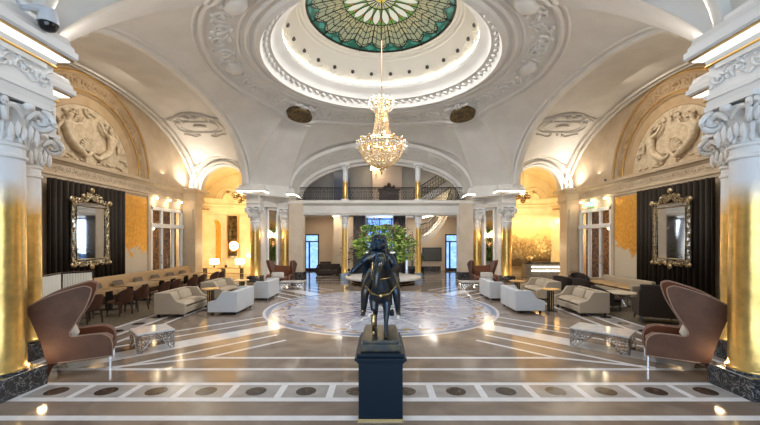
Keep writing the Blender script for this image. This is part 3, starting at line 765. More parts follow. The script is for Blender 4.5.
    def mpan(bm, u0, u1, z0, z1, l0, l1): slab(bm, [(u0, z0), (u1, z0), (u1, z1), (u0, z1)], lambda u, z: mb(u, z, l0), lambda u, z: mb(u, z, l1))
    bm = new(); mpan(bm, -.56, .56, 1.42, 3.02, .02, .04); build('glass', bm, mirror_m, t, smooth=False)
    bm = new()
    for u0, u1, z0, z1 in ((-.74, -.58, 1.3, 3.1), (.58, .74, 1.3, 3.1), (-.58, .58, 1.26, 1.40), (-.58, .58, 3.04, 3.16)): mpan(bm, u0, u1, z0, z1, .0, .05)
    build('border_glass', bm, mirror_m, t, smooth=False, bevel=.02)
    bm = new()
    for r, z0, z1 in ((.57, 1.41, 3.03), (.75, 1.25, 3.16)):
        tube(bm, [mb(-r, z0, .06), mb(-r, z1, .06), mb(r, z1, .06), mb(r, z0, .06)], .026, 6, True)
    for u in (-.66, .66): scrolls(bm, lambda s, tt, l, u=u: mb(u + tt, 1.3 + s, .06 + l), 1.85, .14, .011, 2, per=1.3)
    scrolls(bm, lambda s, tt, l: mb(-.72 + s, 1.27 + tt, .06 + l), 1.44, .18, .015, 6, per=1.1)
    scrolls(bm, lambda s, tt, l: mb(-.74 + s, 3.20 + tt + .12*math.exp(-((s - .74)/.25)**2), .06 + l), 1.48, .22, .018, 8, per=1.0)
    scrolls(bm, lambda s, tt, l: mb(-.30 + s, 3.38 + tt, .06 + l), .60, .22, .018, 11, per=1.0)
    for u, z, r in ((0, 3.56, .09), (-.74, 3.22, .09), (.74, 3.22, .09), (-.74, 1.25, .07), (.74, 1.25, .07), (0, 1.16, .09), (-.35, 3.36, .06), (.35, 3.36, .06)): blob(bm, mb(u, z, .08), .04, r, r, 2)
    build('frame', bm, fm, t)
    # french doors with a transom, warm corridor behind
    bm = new(); y0, y1 = 14.74, 17.13; zt = 3.40
    def fbar(ya, yb, za, zb_, l0=-.1, l1=.04): wbox(bm, ya, yb, za, zb_, l0, l1)
    fbar(y0, y0+.16, 0, zt); fbar(y1-.16, y1, 0, zt); fbar(y0, y1, zt-.14, zt); fbar(y0, y1, 2.52, 2.70, -.1, .09)
    for k, y in enumerate((15.48, 16.32)): fbar(y, y+.13, 0, zt, -.09, .03)
    for ya, yb in ((y0+.16, 15.48), (15.61, 16.32), (16.45, y1-.16)): fbar(ya, yb, 0, .25, -.08, .02)
    d = struct('door_%d' % dnum, bm, white_stone, smooth=False, bevel=.012)
    bm = new(); wbox(bm, y0+.1, y1-.1, .2, zt-.1, -.06, -.05)
    gm_ = NT('clear_glass'); gm_.b.inputs['Transmission Weight'].default_value = 1; gm_.b.inputs['Roughness'].default_value = 0; gm_.b.inputs['IOR'].default_value = 1.1; gm_.b.inputs['Base Color'].default_value = (.95, .92, .85, 1)
    build('pane', bm, gm_.m, d, smooth=False)
    bm = new(); 
    for y in (15.70, 15.40): tube(bm, [(wx(.05), y, 1.0), (wx(.10), y, 1.0), (wx(.10), y, 1.35), (wx(.05), y, 1.35)], .015, 6)
    build('door_handle', bm, brass, d); dnum += 1
    bm = new(); box(bm, min(sx*11.4, sx*11.5), max(sx*11.4, sx*11.5), 13, 22, 0, 4); box(bm, min(sx*10.5, sx*11.5), max(sx*10.5, sx*11.5), 21.3, 21.4, 0, 4); box(bm, min(sx*9.8, sx*11.5), max(sx*9.8, sx*11.5), 13.9, 14.0, 0, 4); box(bm, min(sx*9.8, sx*11.5), max(sx*9.8, sx*11.5), 13.9, 21.4, 3.7, 3.8)
    struct('wall_%s_corridor' % side, bm, mat('corridor_wall', (.50, .30, .12), .5, col2=(.20, .13, .07), nscale=7, lo=.45, hi=.55), smooth=False)
    bm = new()
    for k, y in enumerate((15.0, 15.9, 16.8)):
        bm = new(); lathe(bm, (wx(.14), y, 3.73), [(0, .05), (.05, .05), (.05, 0), (.03, -.01), (0, -.01)], 12)
        tagp(build('ceiling_spotlight', bm, mat('downlight', (1, 1, 1), .4, emit=(1, .85, .6), estr=12)), '%s small spotlight over the %s bay glass door, counting from the curtain' % (('first', 'middle', 'last')[k], bay), 'spotlight', 'spotlights over the %s bay glass door' % bay)
    for y in (15.0, 15.9, 16.8): point('door_spot', (wx(.16), y, 3.57), 2.0, (1, .8, .52), .02)
# carpets
    bm = new(); box(bm, min(sx*6.12, sx*9.45), max(sx*6.12, sx*9.45), 6.2, 17.0, .001, .012)
    tagp(build('carpet', bm, carpet_m, smooth=False), 'mottled brown carpet under the %s' % ('banquette tables and dining chairs' if sx < 0 else 'dark lounge armchairs and round table'), 'carpet')
# corridor things seen through the glass
t = tagp(thing('globe_lamp', 'glowing globe lamp over a square shade seen through the dining side glass door', 'lamp', (-10.35, 15.9, 0)))
bm = new(); lathe(bm, (0, 0, 0), [(0, 0), (.15, 0), (.15, .03), (.02, .05), (.02, 1.9), (0, 1.9)], 16); build('pole', bm, brass, t)
bm = new(); blob(bm, (0, 0, 2.05), .19, sub=3); build('globe', bm, lampglow, t)
bm = new(); lathe(bm, (0, 0, 0), [(.2, 1.15), (.2, 1.42), (0, 1.42)], 24); build('lamp_shade', bm, lampglow, t)
t = thing('display_stand', 'red and white lit display seen through the lounge side glass door', 'display', (10.5, 15.75, 0))
bm = new(); box(bm, -.12, .12, -.25, .25, 0, 2.2); build('cabinet', bm, mat('red_lacquer', (.55, .02, .015), .4, emit=(.8, .03, .02), estr=.3), t, smooth=False)
for z in (.6, .95, 1.3, 1.75):
    bm = new(); box(bm, -.15, -.12, -.2, .2, z, z+.14); build('lit_shelf', bm, ledwarm, t, smooth=False)
t = thing('exit_sign', 'small green emergency exit sign above the lounge side glass door', 'sign', (9.36, 16.15, 3.52))
bm = new(); box(bm, -.03, .03, -.2, .2, 0, .17); build('housing', bm, mat('exit_green', (.05, .5, .25), .5, emit=(.15, .9, .45), estr=1.6), t, smooth=False)
bm = new(); wp = mat('exit_white', (1, 1, 1), .5, emit=(.9, 1, .95), estr=2.5)
slab(bm, [(-.12, .085), (-.06, .14), (-.06, .105), (.0, .105), (.0, .065), (-.06, .065), (-.06, .03)], lambda u, z: Vector((-.035, -u, z)), lambda u, z: Vector((-.031, -u, z)))
blob(bm, (-.033, -.09, .135), .005, .015, .015); tube(bm, [(-.033, -.09, .12), (-.033, -.08, .07), (-.033, -.12, .03)], .01, 5); tube(bm, [(-.033, -.08, .07), (-.033, -.05, .04)], .01, 5)
build('symbol', bm, wp, t)

# ================================================================ end walls of the bays with arched openings
for sx in (-1, 1):
    side = 'left' if sx < 0 else 'right'
    for sy, nm in ((1, 'rear'), (-1, 'front')):
        bm = new(); xc, r = 7.78, 1.16; n = 24; Y0 = YC + sy*6.15; Y1 = YC + sy*6.45
        pts = [(6.6, 4.42)] + [(xc - r*math.cos(PI*k/n), 4.42 + r*math.sin(PI*k/n)*1.08) for k in range(n+1)] + [(9.6, 4.42), (9.6, 8.2), (6.6, 8.2)]
        slab(bm, pts, lambda u, z: Vector((sx*u, Y0, z)), lambda u, z: Vector((sx*u, Y1, z)))
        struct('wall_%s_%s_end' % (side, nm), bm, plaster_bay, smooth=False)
        bm = new(); tube(bm, [(sx*(xc - (r+.06)*math.cos(PI*k/n)), Y0 - sy*.02, 4.42 + (r+.06)*math.sin(PI*k/n)*1.08) for k in range(n+1)], .06, 8)
        struct('trim_%d' % tn, bm, plaster); tn += 1
    # gold room
    bm = new()
    wall = [(9.9, 17.9), (10.3, 18.6), (10.35, 19.4), (10.1, 20.2), (9.6, 20.8), (8.9, 21.05), (5.0, 21.05)]
    w = [(sx*x, y) for x, y in wall]
    sweep(bm, w if sx < 0 else w[::-1], [(0, 0), (0, 4.4), (-.2, 4.4), (-.2, 0)])
    struct('wall_%s_gold_room' % side, bm, gold_wall if sx < 0 else gold_wall, angle=60)
    bm = new()
    gp = [(0, 3.45), (.04, 3.45), (.06, 3.52), (.03, 3.56), (.03, 3.86), (.06, 3.9), (.16, 3.95), (.18, 4.02), (.10, 4.08), (.02, 4.12), (0, 4.12)]
    sweep(bm, w if sx < 0 else w[::-1], gp); struct('trim_%d' % tn, bm, gold_wall, angle=40); tn += 1
    bm = new()
    grid(bm, lambda u, v: Vector((sx*(7.75 - 2.7*math.cos(PI*u)), 17.9 + 3.3*v, 4.1 + 1.85*math.sin(PI*u))), 40, 4)
    bm.faces.new([bm.verts.new((sx*(7.75 - 2.7*math.cos(PI*k/40)), 21.1, 4.1 + 1.85*math.sin(PI*k/40))) for k in range(41)])
    struct('ceiling_%s_gold_room' % side, bm, gold_wall, angle=60)
    bm = new()          # shell relief on the vault of the gold room
    cx0 = 8.95
    for k in range(11):
        a = PI*(k+.5)/11; tube(bm, [(sx*(cx0), 21.02, 4.35), (sx*(cx0 + .28*math.cos(a)), 20.96, 4.35 + .34*math.sin(a)), (sx*(cx0 + .42*math.cos(a)), 21.02, 4.35 + .52*math.sin(a))], [.02, .06, .04], 6)
    scrolls(bm, lambda s, t, l: Vector((sx*(8.3 + s), 21.05 - l, 4.25 + t)), 1.4, .25, .02, 4)
    tube(bm, [(sx*(cx0 - .75*math.cos(PI*k/20)), 21.02, 4.2 + .85*math.sin(PI*k/20)) for k in range(21)], .04, 6)
    struct('trim_%d' % tn, bm, gold_wall); tn += 1
    bm = new(); box(bm, min(sx*4.95, sx*5.15), max(sx*4.95, sx*5.15), 19.5, 24.5, 0, 4)
    struct('wall_%s_partition' % side, bm, beige, smooth=False)
# niche in the left gold room
bm = new()
def nz(px, py, l=0): return P(px, py, 20.0)
t = thing('wall_niche', 'tall round-headed golden niche in the wall behind the table lamps', 'niche', (-9.42, 20.72, 0), math.radians(-25))
bm = new(); n = 20
out = [(-.42, .75), (.42, .75)] + [(.42*math.cos(PI*k/n), 2.75 + .42*math.sin(PI*k/n)) for k in range(n+1)]
inn = [(-.36, .80), (.36, .80)] + [(.36*math.cos(PI*k/n), 2.75 + .36*math.sin(PI*k/n)) for k in range(n+1)]
tube(bm, [Vector((u, -.10, z)) for u, z in out[2:]] + [Vector((-.42, -.10, .75)), Vector((.42, -.10, .75))], .035, 8, True); build('surround', bm, gold_wall, t)
bm = new(); grid(bm, lambda u, v: Vector((-.38*math.cos(PI*u), -.08 + .0 + .26*math.sin(PI*u)*.4, .75 + 2.0*v)), 16, 1)
grid(bm, lambda u, v: Vector((-.38*math.cos(PI*u)*math.cos(PI/2*v), -.08 + .1*math.sin(PI*u)*math.cos(PI/2*v), 2.75 + .38*math.sin(PI/2*v))), 16, 8)
build('recess', bm, gold_leafm, t)
# tall mirrored panel with round sun lamp
t = thing('sun_mirror', 'tall dark mirror panel with a glowing round golden disc lamp', 'mirror', (-8.65, 20.98, 0))
bm = new(); box(bm, -.26, .26, -.05, 0, 1.0, 3.4); build('glass', bm, mat('antique_mirror', (.30, .27, .22), .12, 1.0, col2=(.12, .10, .08), nscale=5), t, smooth=False)
bm = new()
for u in (-.30, .30): box(bm, u-.035, u+.035, -.07, 0, .95, 3.45)
build('frame', bm, gilt, t, smooth=False)
bm = new(); M = Matrix.Translation((.10, -.09, 1.66)) @ Matrix.Rotation(PI/2, 4, 'X')
bmesh.ops.create_cone(bm, cap_ends=True, segments=32, radius1=.30, radius2=.30, depth=.03, matrix=M)
for k in range(28):
    a = 2*PI*k/28; tube(bm, [(.10 + .28*math.cos(a), -.10, 1.66 + .28*math.sin(a)), (.10 + .37*math.cos(a), -.10, 1.66 + .37*math.sin(a))], [.02, .005], 5)
build('disc_rim', bm, gilt, t)
bm = new(); M = Matrix.Translation((.10, -.12, 1.66)) @ Matrix.Rotation(PI/2, 4, 'X')
bmesh.ops.create_cone(bm, cap_ends=True, segments=32, radius1=.25, radius2=.25, depth=.03, matrix=M); build('lit_disc', bm, mat('lit_disc', (1, .9, .7), .5, emit=(1, .82, .5), estr=5), t, smooth=False)
bm = new(); blob(bm, (.10, -.15, 1.66), .08, .03, .08, 2); build('centre_boss', bm, gilt, t)
# console and lamps in the left gold room
t = thing('console_table', 'dark-framed console table carrying two glowing table lamps', 'table', (-8.3, 19.6, 0))
bm = new(); box(bm, -1.35, .75, -.2, .2, .46, .50); box(bm, -1.35, .75, -.2, .2, .16, .19); build('table_top', bm, walnut, t, smooth=False)
for x in (-1.3, -.3, .7):
    bm = new(); box(bm, x-.03, x+.03, -.18, .18, 0, .46); build('leg', bm, black_m, t, smooth=False)
def tlamp(x, lab):
    t = thing('table_lamp', lab, 'lamp', (x, 19.6, .50), group='table lamps on the console')
    bm = new(); lathe(bm, (0, 0, 0), [(0, 0), (.09, 0), (.09, .02), (.03, .03), (.06, .10), (.02, .16), (.015, .26)], 16); build('base', bm, black_m, t)
    bm = new(); lathe(bm, (0, 0, 0), [(.24, .20), (.24, .46), (.01, .46)], 28); build('lamp_shade', bm, lampglow, t)
    return t
tlamp(-9.10, 'rectangular glowing table lamp in front of the golden niche'); tlamp(-7.70, 'rectangular glowing table lamp beside the far column')
t = thing('flower_vase', 'round pale flower ball in a vase on the console between the lamps', 'vase', (-8.45, 19.55, .50))
bm = new(); lathe(bm, (0, 0, 0), [(0, 0), (.05, 0), (.08, .08), (.05, .15), (.04, .17)], 14); build('vase', bm, black_m, t)
bm = new(); [blob(bm, Vector((random.gauss(0, .06), random.gauss(0, .06), .24 + random.gauss(0, .05))), .045) for k in range(26)]; build('flowers', bm, mat('pale_petals', (.7, .6, .4), .8), t)
# mirror panel on the partition side of the left gold room
t = thing('wall_panel_lamp', 'lit golden wall shelf panel between the lamps and the far column', 'panel', (-7.35, 21.0, 0))
bm = new(); box(bm, -.32, .32, -.05, 0, 1.2, 2.9); build('board', bm, mat('pale_gold_board', (.80, .62, .34), .4), t, smooth=False)
bm = new(); box(bm, -.4, .4, -.25, 0, 1.05, 1.13); build('shelf', bm, ledwarm, t, smooth=False)
# artwork and reception desk in the right gold room
t = thing('feather_artwork', 'wide wall artwork of shimmering golden feathers over the reception desk', 'artwork', (8.85, 20.62, 0))
bm = new(); box(bm, -1.35, 1.0, .0, .06, .5, 2.75)
qa = NT('artwork_ground'); z = qa.n('ShaderNodeSeparateXYZ'); qa.l(qa.co(), z.inputs[0])
qa.l(qa.mix(qa.ramp(qa.math('ADD', z.outputs[2], qa.math('MULTIPLY', qa.noise(5, 5), .6)), 1.15, 2.0), (.07, .045, .02), (.74, .52, .22)), qa.b.inputs['Base Color']); qa.b.inputs['Roughness'].default_value = .4
build('board', bm, qa.m, t, smooth=False)
bm = new(); rnd = random.Random(5)
for k in range(620):
    u = rnd.uniform(-1.32, .97); z = 1.62 + rnd.gauss(0, .24) + .05*math.sin(u*4); L = rnd.uniform(.05, .13)
    M = Matrix.Translation((u, -.04, z)) @ Matrix.Rotation(rnd.uniform(-.7, .1), 4, 'Y')
    blob(bm, M, .012, .02, L)
build('golden_feathers', bm, mat('feather_gold', (.95, .70, .32), .3, .7, col2=(.45, .28, .1), nscale=8), t)
tagp(t.children[-1], kind='stuff')
for x in (-1.0, .0, .9): area('artwork_light', (8.85 + x, 20.1, 3.2), (0, .40, -1), .5, .1, 6, (1, .75, .42))
t = thing('reception_desk', 'grey stone reception desk with two glowing bars on its front', 'desk', (8.72, 19.2, 0))
bm = new(); box(bm, -1.08, 1.06, -.3, .3, 0, .76); build('body', bm, mat('desk_stone', (.30, .29, .26), .4, col2=(.24, .23, .20), nscale=6), t, smooth=False, bevel=.01)
bm = new(); box(bm, -1.14, 1.12, -.36, .34, .76, .82); build('desk_top', bm, black_m, t, smooth=False, bevel=.01)
bm = new(); box(bm, .98, 1.10, -.34, .3, 0, .76); build('side_panel', bm, black_m, t, smooth=False)
for z in (.38, .58):
    bm = new(); box(bm, -.78, .78, -.335, -.30, z-.032, z+.032); build('light_bar', bm, mat('bar_light', (1, 1, 1), .5, emit=(1, .93, .8), estr=3), t, smooth=False)
for x in (-.82, .82):
    bm = new(); box(bm, x-.02, x+.02, -.33, -.30, .42, .50); build('bracket', bm, gilt, t, smooth=False)
t = thing('flower_bowl', 'round ball of gilded flowers on the reception desk', 'flowers', (7.95, 19.2, .82))
bm = new(); lathe(bm, (0, 0, 0), [(0, 0), (.08, 0), (.11, .08), (.08, .13)], 14); build('bowl', bm, brass, t)
bm = new(); [blob(bm, Vector((random.gauss(0, .08), random.gauss(0, .06), .22 + random.gauss(0, .06))), .05) for k in range(30)]; build('flowers', bm, mat('gilt_petals', (.75, .55, .25), .5), t)
# brass globe pendants
for sx, lab in ((-1, 'cluster of brass globes hanging in the arch of the gold niche room'), (1, 'cluster of brass globes hanging in the arch of the reception room')):
    c = P(240 if sx < 0 else 523, 197, 17.6); t = thing('globe_pendant', lab, 'chandelier', c, group='brass globe pendants')
    bm = new(); tube(bm, [(0, 0, .2), (0, 0, 1.35)], .02, 8); lathe(bm, (0, 0, 0), [(0, -.05), (.28, -.02), (.30, .02), (.28, .05), (0, .08)], 24); build('stem', bm, brass, t)
    bm = new()
    for k in range(9):
        a = 2*PI*k/9; blob(bm, (.28*math.cos(a), .28*math.sin(a), -.02 + .14*(k % 2)), .12, sub=3)
    blob(bm, (0, 0, -.22), .11, sub=3); blob(bm, (.1, .1, -.1), .11, sub=3)
    build('globes', bm, mat('polished_brass', (.85, .62, .30), .08, 1.0), t)
    bm = new()
    for k in range(6): blob(bm, (.17*math.cos(k*1.05), .17*math.sin(k*1.05), .12), .04, sub=2)
    build('bulbs', bm, flame, t)

# ================================================================ rear screen, lower lobby and upper gallery
YS = YC + 6.9                                       # 18.6
bm = new()
for sx in (-1, 1):
    box(bm, min(sx*3.95, sx*4.66), max(sx*3.95, sx*4.66), 18.1, 18.75, 0, 4.0)
struct('wall_rear_pilasters', bm, mat('warm_stone', (.66, .56, .44), .5, col2=(.60, .50, .38), nscale=2), smooth=False, bevel=.02)
bm = new()
for sx in (-1, 1):
    box(bm, min(sx*3.90, sx*4.66), max(sx*3.90, sx*4.66), 18.02, 18.80, 0, .38)
struct('baseboard_rear', bm, dk_marble, smooth=False)
bm = new()
sweep(bm, [(-4.68, 18.25), (4.68, 18.25)], [(-.6, 3.28), (0, 3.28), (.02, 3.36), (.05, 3.38), (.0, 3.42), (.0, 3.74), (.04, 3.78), (.12, 3.82), (.16, 3.86), (.16, 3.94), (.10, 3.98), (.0, 4.02), (-.6, 4.02)])
struct('trim_%d' % tn, bm, plaster, angle=25); tn += 1
bm = new(); scrolls(bm, lambda s, t, l: Vector((-4.3 + s, 18.25 - l, 3.58 + t)), 8.6, .22, .010, 12, per=1.3); struct('trim_%d' % tn, bm, plaster); tn += 1
bm = new(); box(bm, -5, 5, 18.4, 24.5, 3.50, 3.72); struct('floor_gallery', bm, plaster, smooth=False)
# free-standing lower columns and short upper columns
def small_column(z0, z1, r, base_mat, shaft_mat, label):
    t = thing('slender_column' if z0 < 1 else 'gallery_column', label, 'column')
    bh = .30 if z0 < 1 else .10
    bm = new(); box(bm, -r*1.35, r*1.35, -r*1.35, r*1.35, 0, bh); build('plinth', bm, base_mat, t, smooth=False, bevel=.01)
    bm = new(); h = z1 - z0; zc = h - .42 if z0 < 1 else h - .30
    lathe(bm, (0, 0, 0), [(r*1.2, bh), (r*1.2, bh+.04), (r, bh+.07), (r*.97, h*.5), (r*.9, zc)], 32); build('shaft', bm, shaft_mat, t, angle=60)
    bm = new(); lathe(bm, (0, 0, 0), [(r*.9, zc-.02), (r*1.1, zc), (r*1.1, zc+.03), (r*.92, zc+.05), (r*1.0, zc+.18), (r*1.45, h-.08)], 24)
    for k in range(4):
        a = PI/4 + PI/2*k
        tube(bm, [((r*1.45 + .05*math.sin(th))*math.cos(a), (r*1.45 + .05*math.sin(th))*math.sin(a), h - .12 + .05*math.cos(th)) for th in [j*.7 for j in range(9)]], .03, 6)
        blob(bm, (r*1.25*math.cos(a+PI/4), r*1.25*math.sin(a+PI/4), h-.16), .06)
    for k in range(10): a = 2*PI*k/10; blob(bm, Matrix.Translation((r*1.02*math.cos(a), r*1.02*math.sin(a), zc+.13)) @ Matrix.Rotation(a, 4, 'Z'), .02, .035, .08)
    box(bm, -r*1.6, r*1.6, -r*1.6, r*1.6, h-.06, h); build('capital', bm, white_stone, t, angle=45); t.location.z = z0
    return t
blue_base = mat('blue_grey_marble', (.16, .22, .30), .08, col2=(.10, .14, .2), nscale=5, spec=.8)
c = small_column(0, 3.28, .15, blue_base, goldfade('slim_gold', 2.62, True, .15), 'slim gold column under the balcony beside the dark sofa lobby'); c.location = (-1.87, 18.55, 0)
copy_tree(c, (1.92, 18.55, 0), 0, 'slim gold column under the balcony beside the curved staircase')
c = small_column(4.02, 5.95, .14, white_stone, col_gold_up, 'short gold-leafed column on the balcony above the sofa lobby side'); c.location.x = -1.87; c.location.y = 18.75
copy_tree(c, (1.92, 18.75, 4.02), 0, 'short gold-leafed column on the balcony beside the upper staircase')
# transverse lintel over the upper columns is the arch itself; balustrades between supports
def balustrade(x0, x1, label):
    t = thing('balustrade', label, 'railing', (0, 18.62, 4.02), group='wrought iron balustrades of the gallery')
    bm = new()
    for z, r in ((.03, .02), (.62, .02), (.69, .028)): tube(bm, [(x0, 0, z), (x1, 0, z)], r, 6)
    build('rails', bm, iron, t)
    bm = new(); n = max(2, round((x1-x0)/.36)); w = (x1-x0)/n
    for k in range(n+1): tube(bm, [(x0+k*w, 0, 0), (x0+k*w, 0, .66)], .013, 5)
    for k in range(n):
        c = x0 + (k+.5)*w
        for s in (-1, 1):
            tube(bm, [(c + s*(.075 + .05*math.cos(a)), 0, .48 - .09*s*0 + .06*math.sin(a)) for a in [j*.8 for j in range(9)]], .011, 5)
            tube(bm, [(c + s*(.07 + .045*math.cos(a)), 0, .16 + .06*math.sin(a)) for a in [j*.8 for j in range(9)]], .011, 5)
            tube(bm, [(c + s*.02, 0, .10), (c + s*.10, 0, .32), (c + s*.02, 0, .56)], .011, 5)
        blob(bm, (c, 0, .32), .035, .02, .05)
    build('scrollwork', bm, iron, t)
balustrade(-4.2, -2.05, 'iron scroll balustrade at the dark blue end of the gallery')
balustrade(-1.70, 1.75, 'long iron scroll balustrade between the two short gallery columns')
balustrade(2.10, 4.2, 'iron scroll balustrade in front of the golden lit end of the gallery')
# gallery shell
grey_w = mat('gallery_wall', (.31, .315, .33), .6, col2=(.26, .27, .29), nscale=1)
bm = new(); box(bm, -5.5, 5.5, 23.6, 23.9, 3.7, 8.2); box(bm, -5.4, -5.1, 19.4, 23.8, 3.7, 8.2); box(bm, 5.1, 5.4, 19.4, 23.8, 3.7, 8.2); box(bm, -5.4, 5.4, 19.3, 23.9, 7.4, 7.6)
struct('wall_gallery', bm, grey_w, smooth=False)
bm = new(); box(bm, -.55, 1.35, 23.2, 23.55, 3.72, 7.0); box(bm, -3.1, -2.95, 23.3, 23.6, 3.72, 7.0)
struct('wall_gallery_chimney', bm, mat('pink_stone', (.48, .42, .39), .5), smooth=False)
bm = new(); box(bm, -3.05, -2.0, 23.2, 23.5, 3.72, 6.4); struct('window_1', bm, mat('dim_blue_glass', (.10, .13, .20), .15), smooth=False)
t = thing('gallery_cabinet', 'dark carved cabinet with a crest behind the gallery balustrade', 'cabinet', (.45, 20.2, 3.72))
bm = new(); box(bm, -.55, .55, -.2, .2, 0, 1.05); box(bm, -.62, .62, -.24, .24, 1.05, 1.15); build('body', bm, wood_d, t, smooth=False, bevel=.02)
bm = new(); scrolls(bm, lambda s, tt, l: Vector((-.35 + s, -.1, 1.24 + tt)), .7, .2, .03, 3); blob(bm, (0, -.1, 1.36), .12, .06, .12, 2); build('crest', bm, wood_d, t)
bm = new(); box(bm, -.42, .42, -.23, -.19, .15, .95); scrolls(bm, lambda s, tt, l: Vector((-.4 + s, -.24, .55 + tt)), .8, .6, .02, 4); build('panel', bm, wood_d, t)
t = thing('gallery_sconce', 'glowing wall sconce with fabric shades just under the chandelier', 'sconce', P(376, 170, 23.0))
bm = new(); tube(bm, [(0, 0, -.5), (0, -.1, -.3), (0, 0, .1)], .03, 6); tube(bm, [(-.25, -.15, 0), (0, -.1, -.2), (.25, -.15, 0)], .02, 6); build('bracket', bm, brass, t)
for x in (-.25, 0, .25):
    bm = new(); lathe(bm, (x, -.15, 0), [(.12, 0), (.07, .25), (0, .25)], 12); build('lamp_shade', bm, lampglow, t)
point('gallery_sconce_light', P(376, 172, 22.4), 14, WARM, .1)
# upper stair flight with iron rail, rising to the right
t = thing('upper_staircase', 'upper stair flight with scrolled iron rail rising behind the gallery column', 'staircase')
a, b = P(414, 203, 21.0), P(452, 178, 21.0)
bm = new(); n = 12
for k in range(n):
    p = a.lerp(b, k/n); box(bm, p.x, p.x + (b.x-a.x)/n*1.02, 21.0, 22.2, p.z - .38, p.z + (b.z-a.z)/n)
build('flight', bm, plaster, t, smooth=False)
bm = new(); u = Vector((0, 0, .72))
tube(bm, [a+u, b+u], .035, 6); tube(bm, [a+Vector((0, 0, .08)), b+Vector((0, 0, .08))], .025, 6)
for k in range(15):
    p = a.lerp(b, k/14); tube(bm, [p, p+u], .014, 5)
    if k < 14:
        c = a.lerp(b, (k+.5)/14)
        for zz in (.25, .52): tube(bm, [c + Vector((.05*math.cos(j*.8), 0, zz + .08*math.sin(j*.8))) for j in range(9)], .016, 5)
build('railing', bm, iron, t)
area('stair_glow', (4.4, 22.8, 4.6), (-.5, .3, .2), .8, .8, 16, (1, .75, .4))
# lower lobby
lob = mat('lobby_wall', (.66, .56, .43), .6)
bm = new(); box(bm, -5.2, -5.0, 23.5, 23.8, 0, 3.6)
for x0, x1, z0, z1 in ((-5.2, 5.2, 2.38, 3.6), (-4.05, -1.3, 0, 2.38), (1.75, 4.2, 0, 2.38), (5.1, 5.3, 0, 2.38)): box(bm, x0, x1, 23.5, 23.8, z0, z1)
box(bm, -2.85, -1.0, 21.6, 23.6, 0, 3.6)
struct('wall_rear', bm, lob, smooth=False)
bm = new(); box(bm, -5.2, 5.2, 18.9, 24, 3.42, 3.5); struct('ceiling_lobby', bm, mat('lobby_ceiling', (.74, .64, .50), .6), smooth=False)
bm = new(); box(bm, -4.0, -2.85, 23.44, 23.5, 0, .28); box(bm, 1.75, 3.9, 23.44, 23.5, 0, .28); struct('baseboard_lobby', bm, dk_marble, smooth=False)
day_m = mat('daylight_street', (.5, .6, .8), .5, emit=(.48, .70, 1.0), estr=1.6)
dark_frame = mat('bronze_door_frame', (.035, .028, .022), .35)
for x0, x1 in ((-5.0, -4.05), (4.2, 5.15)):
    bm = new()
    for xa, xb, za, zb_ in ((x0, x0+.09, 0, 2.38), (x1-.09, x1, 0, 2.38), (x0, x1, 2.30, 2.38), (x0, x1, 1.86, 1.94), ((x0+x1)/2 - .22, (x0+x1)/2 - .12, 0, 1.9), (x0, x1, 0, .16)): box(bm, xa, xb, 23.5, 23.58, za, zb_)
    d = struct('door_%d' % dnum, bm, dark_frame, smooth=False); dnum += 1
    bm = new(); box(bm, x0+.05, x1-.05, 23.60, 23.62, .1, 2.34); build('pane', bm, mat('door_daylight', (.6, .7, .9), .2, col2=(.12, .22, .45), nscale=2.2, emit=(.25, .52, .95), estr=.75), d, smooth=False)
# striplights in the lobby ceiling
for a, b, lab in (((-2.8, 21.4), (-1.9, 19.3), 'slanted white strip light in the ceiling over the dark lobby sofas'), ((3.0, 19.5), (2.6, 22.6), 'slanted white strip light in the ceiling beside the curved stair')):
    bm = new(); fstrip(a[0], a[1], b[0], b[1], .12, 3.40); o = tagp(build('strip_light', bm, ledwhite, norm=False), lab, 'light'); s = o.modifiers.new('thickness', 'SOLIDIFY'); s.thickness = .02
# window with blue light behind the flowers
bm = new()
for x in (-.9, -.1, .7, 1.3): box(bm, x-.05, x+.05, 23.36, 23.44, 0, 3.42)
for z in (0.9, 1.9, 2.8, 3.35): box(bm, -.9, 1.3, 23.36, 23.44, z-.03, z+.03)
w_ = struct('window_2', bm, mat('window_frame_grey', (.30, .31, .34), .4), smooth=False)
bm = new(); box(bm, -.95, 1.35, 23.45, 23.47, 0, 3.42); build('pane', bm, mat('blue_daylight', (.3, .45, .8), .3, col2=(.05, .10, .25), nscale=1.8, emit=(.14, .36, .95), estr=.9), w_, smooth=False)
t = thing('grey_drape', 'long grey drape by the blue window, on the sofa lobby side', 'curtain', (-1.28, 21.2, 0), group='grey drapes at the blue window')
bm = new(); grid(bm, lambda u, v: Vector((-.38 + .76*u, .06*math.cos(u*50), 3.42*v)), 80, 1); dr = build('cloth', bm, mat('grey_drape', (.20, .20, .23), .8), t); dr.modifiers.new('thickness', 'SOLIDIFY').thickness = .01
copy_tree(t, (1.10, 21.4, 0), 0, 'long grey drape by the blue window, on the staircase side')
